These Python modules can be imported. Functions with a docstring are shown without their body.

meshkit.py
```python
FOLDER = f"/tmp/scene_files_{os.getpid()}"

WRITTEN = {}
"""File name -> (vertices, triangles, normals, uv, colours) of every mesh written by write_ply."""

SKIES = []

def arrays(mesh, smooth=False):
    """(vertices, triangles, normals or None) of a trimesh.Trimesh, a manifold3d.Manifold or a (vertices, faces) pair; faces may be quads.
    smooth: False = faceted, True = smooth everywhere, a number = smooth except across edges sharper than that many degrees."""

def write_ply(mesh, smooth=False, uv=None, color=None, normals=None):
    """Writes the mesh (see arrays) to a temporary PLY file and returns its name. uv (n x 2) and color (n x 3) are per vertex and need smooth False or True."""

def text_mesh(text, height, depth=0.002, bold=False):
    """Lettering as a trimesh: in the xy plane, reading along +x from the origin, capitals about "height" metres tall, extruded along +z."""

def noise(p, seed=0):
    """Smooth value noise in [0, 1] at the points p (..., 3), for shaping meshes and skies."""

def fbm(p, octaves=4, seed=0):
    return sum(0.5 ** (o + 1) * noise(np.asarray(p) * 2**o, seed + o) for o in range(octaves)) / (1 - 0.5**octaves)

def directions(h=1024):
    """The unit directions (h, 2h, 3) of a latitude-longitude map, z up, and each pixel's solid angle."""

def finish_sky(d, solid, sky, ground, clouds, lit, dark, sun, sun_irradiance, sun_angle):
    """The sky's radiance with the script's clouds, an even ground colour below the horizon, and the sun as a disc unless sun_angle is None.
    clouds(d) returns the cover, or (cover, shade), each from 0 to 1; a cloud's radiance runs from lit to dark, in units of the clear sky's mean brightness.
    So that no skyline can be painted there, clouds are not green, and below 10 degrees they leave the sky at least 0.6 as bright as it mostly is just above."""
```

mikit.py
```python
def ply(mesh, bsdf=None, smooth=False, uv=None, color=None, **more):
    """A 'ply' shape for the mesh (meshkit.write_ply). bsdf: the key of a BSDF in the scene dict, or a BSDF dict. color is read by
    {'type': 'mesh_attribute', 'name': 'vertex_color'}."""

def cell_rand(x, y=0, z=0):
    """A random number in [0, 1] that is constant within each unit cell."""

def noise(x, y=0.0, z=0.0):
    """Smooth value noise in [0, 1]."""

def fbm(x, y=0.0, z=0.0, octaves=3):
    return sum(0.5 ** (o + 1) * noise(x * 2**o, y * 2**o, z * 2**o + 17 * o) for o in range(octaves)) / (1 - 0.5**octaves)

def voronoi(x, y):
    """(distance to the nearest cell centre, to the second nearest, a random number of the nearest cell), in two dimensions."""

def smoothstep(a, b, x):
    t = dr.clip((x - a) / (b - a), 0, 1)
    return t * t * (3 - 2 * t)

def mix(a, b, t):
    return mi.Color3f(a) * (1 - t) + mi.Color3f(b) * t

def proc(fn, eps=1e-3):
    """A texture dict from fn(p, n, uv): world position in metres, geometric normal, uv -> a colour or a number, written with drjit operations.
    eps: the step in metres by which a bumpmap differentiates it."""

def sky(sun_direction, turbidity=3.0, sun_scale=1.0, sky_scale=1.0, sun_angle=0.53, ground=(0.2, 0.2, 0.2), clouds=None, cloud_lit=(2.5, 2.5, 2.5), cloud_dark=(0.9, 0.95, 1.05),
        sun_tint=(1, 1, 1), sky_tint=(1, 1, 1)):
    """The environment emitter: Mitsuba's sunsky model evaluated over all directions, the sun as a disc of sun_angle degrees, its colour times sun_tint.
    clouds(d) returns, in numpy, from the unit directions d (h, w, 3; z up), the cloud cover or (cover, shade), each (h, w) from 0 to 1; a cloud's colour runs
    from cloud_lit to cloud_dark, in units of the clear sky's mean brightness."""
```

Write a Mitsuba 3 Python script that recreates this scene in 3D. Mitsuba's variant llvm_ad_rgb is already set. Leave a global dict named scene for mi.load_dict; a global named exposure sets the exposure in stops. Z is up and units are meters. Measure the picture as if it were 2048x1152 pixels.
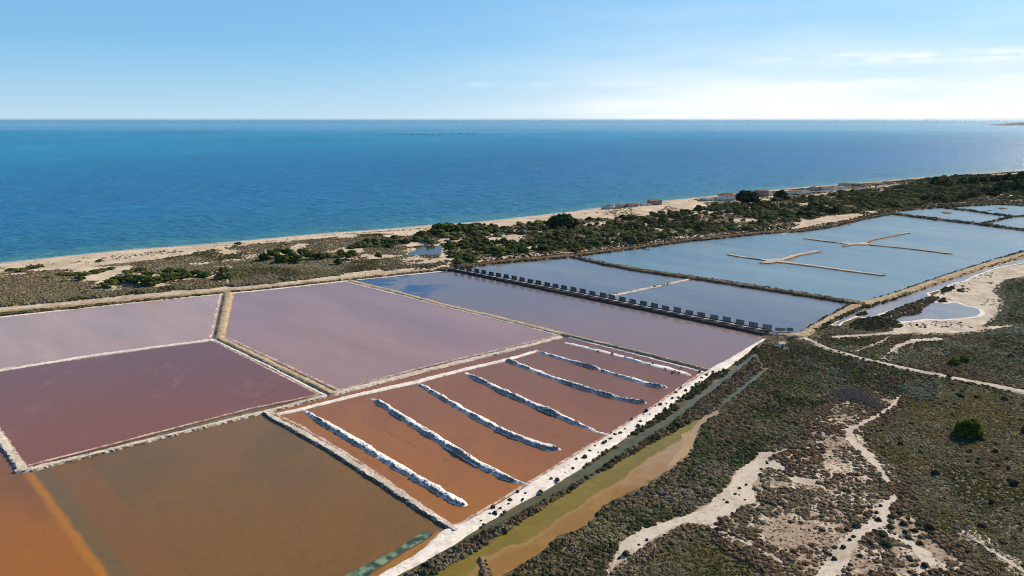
import math, numpy as np, trimesh, drjit as dr, mitsuba as mi, mikit, meshkit, shapely
import shapely.geometry as sg
from shapely.ops import unary_union
from scipy.spatial import Delaunay
from mikit import proc, noise, fbm, voronoi, smoothstep, mix

# ------------------------------------------------------------------ camera, light, exposure
T = mi.ScalarTransform4f
PITCH = math.atan((576 - 238.5) / 1462.0)
scene, labels = {}, {}
scene['camera'] = {'type': 'perspective', 'fov': 2 * math.degrees(math.atan(1024 / 1462.0)), 'fov_axis': 'x', 'near_clip': 1.0, 'far_clip': 900000.0,
                   'to_world': T().look_at(origin=[0, 0, 100], target=[0, math.cos(PITCH), 100 - math.sin(PITCH)], up=[0, 0, 1])}
exposure = 1.95
SUN_AZ, SUN_EL = math.radians(51), math.radians(31)
SUN = [math.sin(SUN_AZ) * math.cos(SUN_EL), math.cos(SUN_AZ) * math.cos(SUN_EL), math.sin(SUN_EL)]


def cirrus(d):
    az = np.degrees(np.arctan2(d[..., 0], d[..., 1])); el = np.degrees(np.arcsin(np.clip(d[..., 2], -1, 1)))
    p = np.stack([az / 7, el * 1.1 - az * 0.02, 0 * az], -1)
    streak = meshkit.fbm(p, 5, 3)
    fine = meshkit.fbm(p * [3.0, 3.5, 1], 4, 9)
    side = 1 / (1 + np.exp(-(az - 5) / 6.0)) / (1 + np.exp((az - 130) / 15.0))
    low = np.exp(-np.maximum(el, 0) / 3.8)
    top = np.exp(-((el - 4.0 + (az - 30) * .01) / 0.34) ** 2) / (1 + np.exp(-(az - 22) / 3.0))
    c = side * low * (1.15 + 1.3 * (streak - 0.45)) + 0.8 * top * np.clip(fine * 2.2 - 0.75, 0, 1)
    c += 0.22 * np.exp(-((el - 2.5) / 0.3) ** 2) * np.clip(fine * 3 - 1.5, 0, 1) * (az > -12) * np.clip((az + 12) / 10, 0, 1)
    c = np.clip(c, 0, 1)
    veil = .80 * np.exp(-np.maximum(el, 0) / 11.0)
    tot = np.clip(c + veil * (1 - c), 0, .94)
    blue = np.clip(.58 + el / 13.0, 0, 1)
    return tot, np.clip(blue * veil * (1 - c) / np.maximum(tot, 1e-3), 0, 1)


scene['sky'] = mikit.sky(SUN, turbidity=2.2, sun_scale=1.32, sun_tint=(.97, 1.0, 1.04), clouds=cirrus, sky_scale=.85, ground=(.20, .255, .30), cloud_lit=(3.95, 4.05, 4.0), cloud_dark=(1.08, 2.25, 3.2), sky_tint=(0.64, 0.98, 1.26))

# Survey of the site: outlines, dike centre lines (x, y, width), shrubs, trees and houses, all in metres
POLY = {
 'A': [[-277.1,360.5],[-265.7,366.3],[-242.6,379.5],[-208.9,398.2],[-172.7,416.9],[-170.2,415.0],[-142.0,330.5],[-142.0,326.8],[-210.4,285.2],[-218.8,279.7]],
 'C': [[-217.5,278.0],[-209.1,283.4],[-139.6,326.1],[-71.6,256.6],[-92.8,242.6],[-142.9,199.3],[-144.9,199.3],[-168.6,223.9],[-209.3,266.6]],
 'B': [[-165.0,421.3],[-151.5,427.8],[-130.5,438.7],[-105.2,452.2],[-69.1,420.1],[-39.9,392.5],[-11.4,367.3],[7.9,348.4],[22.4,333.8],[-5.3,311.3],[-35.5,288.3],[-65.8,261.3],[-86.2,281.8],[-136.6,332.1]],
 'D': [[-98.6,457.4],[-85.6,463.5],[-45.0,484.3],[-40.2,484.3],[28.3,418.8],[82.5,368.8],[118.9,333.0],[112.7,322.6],[91.1,296.4],[79.0,283.4],[59.7,302.8],[27.7,334.6],[13.5,345.8],[-11.5,368.8],[-40.0,393.7],[-69.7,423.9],[-98.3,455.9]],
 'E1': [[-40.8,491.1],[-34.2,495.4],[-1.4,514.4],[44.3,535.9],[67.2,505.2],[89.1,479.3],[111.5,460.4],[115.0,458.9],[87.7,437.3],[54.6,412.5],[29.1,431.8],[2.5,454.4]],
 'E2': [[114.0,457.4],[149.5,431.8],[175.6,408.9],[187.8,393.7],[187.1,389.2],[173.6,376.4],[153.9,354.8],[137.0,338.8],[126.3,340.5],[110.8,353.9],[84.6,377.4],[55.1,410.1],[87.7,437.3]],
 'F': [[47.1,537.9],[73.8,556.9],[107.8,578.4],[145.4,605.5],[169.7,619.9],[220.5,647.9],[260.5,661.3],[297.3,684.9],[347.0,733.6],[400.3,781.0],[413.8,793.8],[436.0,741.1],[456.8,708.5],[471.2,672.1],[500.3,589.2],[543.5,642.1],[392.9,552.6],[315.3,492.8],[266.2,452.9],[222.8,416.3],[204.1,400.5],[194.6,398.2],[177.1,412.5],[150.8,435.9],[121.5,461.9],[89.9,484.3],[67.7,508.8]],
 'G1': [[416.0,798.2],[434.0,816.1],[503.6,849.4],[515.7,820.7],[528.6,774.8],[462.1,713.7],[438.2,745.0]],
 'G2': [[506.7,851.9],[535.9,864.5],[581.6,877.4],[609.3,859.4],[674.7,802.6],[650.3,772.7],[552.3,776.9],[531.0,776.9],[517.7,823.0]],
 'G3': [[464.1,713.0],[527.7,768.6],[546.7,768.6],[637.1,756.6],[512.5,604.2],[474.4,676.9]],
 'J': [[-86.0,240.8],[-70.1,256.6],[-65.5,260.2],[-35.1,284.6],[-5.3,307.7],[22.2,330.5],[27.5,333.0],[59.2,300.1],[78.1,282.2],[48.5,241.7],[4.5,188.0],[-13.2,166.7],[-15.0,165.7],[-49.3,205.2],[-70.9,227.9]],
 'K': [[-165.0,193.3],[-188.1,237.3],[-163.8,217.0],[-144.0,196.4],[-140.2,196.4],[-126.9,208.0],[-109.9,221.5],[-87.0,239.5],[-69.1,221.5],[-54.3,205.9],[-30.4,180.5],[-16.1,165.3],[-18.7,162.8],[-20.7,157.3],[-23.7,153.2],[-30.7,144.9],[-46.2,126.2],[-116.8,126.2]],
 'salt_bank': [[117.0,327.3],[112.7,322.6],[91.2,296.7],[82.3,287.1],[78.0,281.5],[48.6,242.2],[4.5,188.0],[-0.5,181.0],[-13.2,166.9],[-16.4,165.3],[-18.7,162.6],[-20.9,157.3],[-23.7,153.2],[-30.7,145.3],[-38.7,136.2],[-33.3,136.2],[-25.4,145.5],[-21.3,150.0],[-14.0,157.8],[-8.2,165.3],[0.0,175.2],[10.0,185.2],[23.4,200.9],[36.1,217.7],[46.5,230.8],[59.1,248.7],[71.6,266.6],[80.9,279.7],[87.9,285.2],[97.8,298.1],[112.3,319.5],[119.9,328.9]],
 'algae': [[-21.0,164.1],[-19.5,162.1],[-22.4,158.4],[-27.3,152.8],[-31.5,147.4],[-32.6,144.9],[-36.4,140.5],[-39.7,140.5],[-36.8,145.9],[-33.2,150.2],[-28.0,155.0],[-23.6,161.4]],
 'pink_shore': [[-18.7,163.9],[-17.2,163.0],[-19.0,157.8],[-22.8,153.2],[-30.5,144.0],[-34.9,138.8],[-36.2,139.4],[-32.1,144.9],[-27.1,152.2],[-21.7,158.6],[-19.3,162.1]],
 'ditch': [[-39.4,130.7],[-25.7,145.5],[-14.8,156.3],[-8.1,164.1],[0.0,173.5],[9.9,183.8],[23.3,199.6],[35.7,215.1],[53.9,235.1],[66.4,252.1],[85.1,276.8],[107.1,306.3],[108.7,306.3],[86.8,275.6],[67.5,249.7],[54.6,232.1],[36.5,210.8],[23.5,194.9],[10.3,181.0],[0.8,171.7],[-9.7,161.2],[-24.0,146.6],[-34.7,133.0]],
 'lagoon': [[-24.0,130.7],[-17.8,145.5],[-8.8,154.4],[2.2,167.1],[22.4,190.6],[43.3,212.9],[58.1,227.5],[64.4,233.8],[72.1,240.8],[72.1,239.0],[63.3,229.6],[60.6,223.9],[57.3,215.1],[54.8,208.0],[50.2,201.2],[45.6,197.1],[39.3,190.3],[35.2,186.3],[23.5,176.3],[18.1,166.9],[10.5,161.9],[5.7,154.2],[1.2,149.8],[-2.4,145.5],[-8.6,130.7]],
 'sand_spot': [[54.9,220.8],[58.3,223.5],[59.6,220.8],[56.4,212.6],[54.4,208.0],[48.4,199.6],[45.8,197.7],[50.3,206.9],[54.5,213.3]],
 'spit': [[-7.7,152.0],[-6.8,152.8],[-5.5,148.7],[-3.7,141.3],[-5.9,141.3]],
 'ditch2': [[75.0,247.3],[78.6,252.6],[87.1,263.4],[97.1,276.8],[103.1,285.2],[103.1,283.4],[97.2,273.9],[87.4,261.3],[78.2,249.2]],
 'H': [[543.5,642.1],[377.4,529.8],[328.7,492.8],[286.5,461.2],[256.7,435.9],[224.2,408.3],[197.8,388.1],[175.5,368.3],[160.9,352.0],[162.4,351.1],[167.2,357.6],[179.4,368.3],[184.3,364.3],[193.1,372.3],[213.9,388.3],[241.2,411.3],[244.0,419.5],[264.2,433.6],[269.5,441.7],[287.4,454.4],[298.3,465.0],[335.4,496.8],[366.8,514.4],[516.7,609.3]],
 'I': [[235.1,399.4],[238.2,397.1],[241.1,393.7],[248.6,397.1],[249.2,389.2],[251.9,383.0],[248.1,374.8],[241.8,368.3],[231.6,364.3],[219.9,361.4],[213.0,363.3],[203.5,358.6],[196.1,358.0],[196.5,364.3],[208.2,372.3],[220.0,381.9]],
 'dune_pond': [[-75.6,586.8],[-67.5,586.8],[-58.1,582.0],[-54.5,561.3],[-53.3,544.1],[-61.0,542.0],[-70.9,540.0],[-78.7,542.0],[-79.3,554.7],[-77.1,561.3],[-77.5,570.3],[-81.9,579.6]],
 'S1': [[181.6,358.6],[211.5,385.9],[239.8,408.9],[267.2,437.3],[298.6,463.5],[335.0,494.5],[369.8,512.5],[542.3,614.6],[500.8,565.8],[341.3,471.3],[314.8,455.9],[286.1,421.3],[279.0,400.5],[262.0,378.5],[246.4,360.5],[229.4,346.6],[212.3,340.5],[196.9,334.6],[185.9,336.3],[182.2,345.8],[192.9,354.8],[200.9,360.5],[193.2,360.5]],
 'W': [[86.3,210.9],[81.9,209.1],[76.8,208.0],[72.8,202.2],[65.7,195.6],[62.4,189.5],[53.6,178.1],[45.0,171.1],[36.7,167.0],[32.4,164.6],[29.0,162.3],[26.4,158.6],[23.9,152.2],[22.2,148.9],[26.8,152.9],[31.7,157.8],[37.9,163.9],[43.9,167.9],[49.8,167.0],[56.2,171.1],[61.9,175.4],[65.6,179.9],[67.1,187.4],[72.4,194.6],[74.6,199.9],[79.2,205.9]],
 'W2': [[75.0,201.2],[78.3,202.5],[80.2,200.6],[80.8,197.1],[78.4,196.4],[76.1,198.3],[74.0,197.7]],
 'W3': [[79.5,193.3],[82.5,191.8],[87.9,190.9],[84.8,186.9],[81.0,188.0],[78.9,189.8]],
 'spot1': [[92.1,226.7],[94.3,229.6],[93.2,226.3],[92.3,225.9]],
 'spot2': [[83.9,215.8],[86.2,220.0],[85.8,217.0],[84.1,215.5]],
 'spot3': [[88.6,219.6],[92.9,222.7],[92.3,221.5],[89.0,218.8]],
 'spot4': [[57.9,189.8],[60.1,192.7],[60.1,191.5],[58.5,189.5]],
 'Z': [[77.9,202.2],[83.2,205.6],[88.4,208.0],[97.1,224.7],[107.8,239.5],[125.3,255.1],[137.9,263.9],[140.0,251.2],[123.9,232.9],[112.8,221.5],[111.1,202.9],[110.1,189.8],[103.1,178.3],[102.9,163.9],[106.1,151.6],[107.5,140.5],[62.1,138.8],[59.4,149.6],[51.2,161.7],[49.6,164.8],[60.5,171.0],[70.0,174.5],[71.3,186.0],[72.2,194.6]],
 'sand_far': [[237.6,642.1],[259.9,665.9],[296.1,698.2],[342.6,737.4],[373.2,764.6],[368.9,776.9],[353.2,772.7],[323.7,752.7],[303.1,737.4],[285.1,712.0]],
 'bare_beach': [[75.6,781.0],[106.3,834.8],[153.2,874.8],[207.1,901.8],[258.0,930.4],[302.5,930.4],[276.1,885.4],[234.2,864.5],[201.3,825.4],[153.3,781.0],[134.4,764.6],[101.9,756.6],[81.1,756.6]],
 'panel_dike': [[-44.3,484.7],[-38.7,482.2],[28.2,417.7],[82.3,367.9],[118.6,332.2],[125.6,336.0],[126.7,337.2],[120.2,340.6],[109.7,350.4],[83.8,373.8],[28.2,427.1],[2.5,450.1],[-36.9,485.7],[-43.1,490.0]],
 'isl1': [[160.3,544.1],[165.4,546.2],[181.1,526.9],[186.6,524.9],[195.3,527.9],[209.4,542.0],[235.3,561.3],[239.0,559.1],[239.6,555.8],[215.7,538.9],[200.2,522.0],[197.3,518.2],[199.2,514.4],[211.9,503.4],[229.3,486.0],[243.9,472.9],[246.3,469.7],[241.8,466.6],[224.1,481.8],[207.3,498.9],[195.3,508.8],[189.6,512.5],[184.4,507.9],[175.8,508.8],[175.6,512.5],[181.8,518.2],[180.5,523.0],[169.0,532.8]],
 'isl2': [[247.7,619.9],[254.3,622.6],[272.0,599.1],[279.2,596.6],[289.4,599.1],[307.7,617.2],[354.6,653.8],[359.3,650.8],[342.5,639.2],[307.3,611.9],[295.2,599.1],[293.6,588.0],[276.8,586.8],[267.0,578.4],[264.4,580.8],[272.6,589.2],[270.4,595.4]],
 'isl3': [[472.7,802.6],[480.6,804.8],[482.6,796.0],[471.6,787.4],[469.9,793.8]],
 'isl4': [[557.7,839.6],[568.9,844.5],[568.3,834.8],[557.8,830.1]],
 'isl5': [[533.1,820.7],[540.8,823.0],[536.9,816.1],[530.4,813.8]],
 'M1': [[-2.5,132.2],[-2.3,143.1],[1.8,148.7],[6.2,153.0],[11.2,160.3],[18.6,165.5],[24.3,175.0],[35.4,184.6],[46.8,195.8],[57.5,212.6],[63.7,227.9],[76.2,245.4],[102.5,280.9],[114.2,296.7],[126.1,284.0],[118.4,256.1],[99.2,228.7],[89.5,210.8],[86.9,211.5],[82.2,210.1],[76.6,208.7],[72.6,202.9],[65.5,196.4],[61.8,189.8],[53.2,178.6],[44.9,171.7],[32.5,165.3],[26.3,159.5],[21.8,148.7],[19.3,132.2]],
 'M2': [[-33.2,130.7],[-33.8,133.5],[-23.9,146.0],[-9.7,160.6],[0.8,171.0],[10.3,180.2],[23.4,194.0],[36.3,209.7],[54.3,230.8],[67.1,248.3],[86.3,273.9],[104.5,299.4],[102.9,285.2],[87.4,264.5],[74.7,247.8],[72.4,241.7],[64.4,234.6],[58.0,228.3],[43.1,213.6],[22.1,191.2],[1.9,167.6],[-9.0,154.8],[-18.0,145.9],[-24.0,130.7]],
 'M0': [[71.4,265.6],[80.8,279.2],[87.9,285.2],[98.7,298.1],[111.8,318.0],[119.9,325.7],[107.6,307.7],[85.1,278.0],[66.3,253.1],[53.7,235.9],[35.8,215.8],[23.4,200.3],[10.5,184.9],[0.0,174.2],[-1.8,174.5],[10.0,185.4],[23.5,201.6],[36.2,218.5],[46.7,231.7],[59.2,249.2]],
 'M3': [[117.1,324.1],[126.9,332.1],[133.3,324.1],[140.2,307.7],[150.4,292.1],[162.7,279.7],[171.7,271.1],[152.8,251.2],[140.5,252.1],[125.8,256.1],[112.6,251.2],[112.3,269.4],[114.2,296.7],[104.0,285.2],[108.0,306.3]],
 'M4': [[150.4,292.1],[161.6,281.5],[172.9,271.6],[183.8,262.3],[191.7,254.6],[214.2,228.7],[130.8,130.7],[107.4,137.1],[102.9,163.9],[103.5,178.3],[110.4,190.3],[110.9,204.5],[113.1,221.5],[123.5,232.1],[139.6,249.7],[147.1,261.3]],
 'M5': [[19.1,130.7],[22.9,147.7],[32.0,157.3],[43.9,167.1],[49.6,166.0],[51.2,161.7],[59.4,149.6],[62.1,138.8],[59.0,130.7]],
 'M6': [[133.3,324.1],[150.0,342.3],[165.8,344.9],[175.9,335.5],[194.7,330.5],[232.5,338.0],[252.5,360.5],[284.8,402.9],[293.3,427.8],[338.1,466.6],[449.2,505.2],[214.2,228.7],[195.6,260.2],[187.6,268.3],[176.2,277.4],[164.9,287.7],[153.5,299.4],[142.5,315.7]],
 'veg_HI': [[169.4,353.0],[176.6,360.5],[192.0,368.3],[211.5,385.9],[244.2,412.5],[245.7,407.7],[222.6,383.8],[213.9,371.3],[201.4,366.3],[195.8,360.5],[193.8,349.3],[179.9,338.8],[165.8,344.9]],
 'veg_I2': [[258.8,430.5],[269.5,435.9],[267.2,430.5],[252.5,417.5]],
 'veg_I3': [[241.6,402.9],[248.6,407.7],[243.7,398.2],[238.5,395.9]],
 'veg_I4': [[267.8,427.8],[272.7,430.5],[267.9,422.6],[265.0,422.6]],
 'veg_I5': [[181.3,372.3],[189.5,378.5],[186.1,370.3],[180.0,368.3]],
 'dune_left': [[-334.8,427.8],[-335.2,468.1],[-329.6,474.5],[-306.0,479.3],[-270.6,501.6],[-239.9,535.9],[-237.0,565.8],[-200.8,586.8],[-161.2,606.7],[-133.0,633.6],[-99.3,642.1],[-70.3,619.9],[-55.5,554.7],[-43.5,503.4],[-85.9,484.3],[-109.7,469.7],[-132.6,457.4],[-172.5,435.9],[-218.7,413.8],[-244.4,399.4],[-279.1,385.9],[-296.6,376.4]],
 'dune_gray': [[-172.4,437.3],[-188.7,474.5],[-191.5,505.2],[-166.8,516.3],[-133.0,510.7],[-100.7,499.8],[-84.8,487.7],[-109.9,470.5]],
 'dune_low': [[-296.6,376.4],[-344.9,441.4],[-318.9,444.3],[-278.2,438.7],[-245.5,423.9],[-201.8,447.1],[-183.9,461.9],[-174.1,435.9],[-218.7,413.8],[-244.4,399.4]],
 'dune_mid': [[-129.6,559.1],[-110.4,604.2],[-68.9,647.9],[-69.2,698.2],[-11.3,684.9],[30.2,719.0],[79.1,737.4],[138.2,756.6],[199.7,807.1],[246.1,864.5],[303.9,896.3],[370.6,942.4],[487.6,1028.0],[579.2,1096.9],[718.0,1265.5],[837.3,1333.7],[1017.6,1422.8],[1431.2,1659.9],[754.8,864.5],[662.9,918.8],[558.5,901.8],[419.5,820.7],[358.5,772.7],[316.9,748.8],[274.5,698.2],[217.6,662.8],[164.6,633.6],[73.8,572.6],[43.4,552.6],[-1.5,535.9],[-40.1,505.2],[-50.7,544.1],[-58.8,589.2],[-83.9,594.1],[-102.4,559.1]],
 'fore_dune': [[-342.9,479.3],[-311.1,487.7],[-278.2,516.3],[-239.4,552.6],[-204.0,596.6],[-165.9,625.3],[-110.1,653.8],[-66.4,669.0],[-58.8,688.2],[-11.5,698.2],[18.1,729.9],[-11.9,719.0],[-72.7,684.9],[-112.0,665.9],[-168.8,636.4],[-207.4,606.7],[-246.8,570.3],[-288.3,535.9],[-349.7,489.4]],
}
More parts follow.
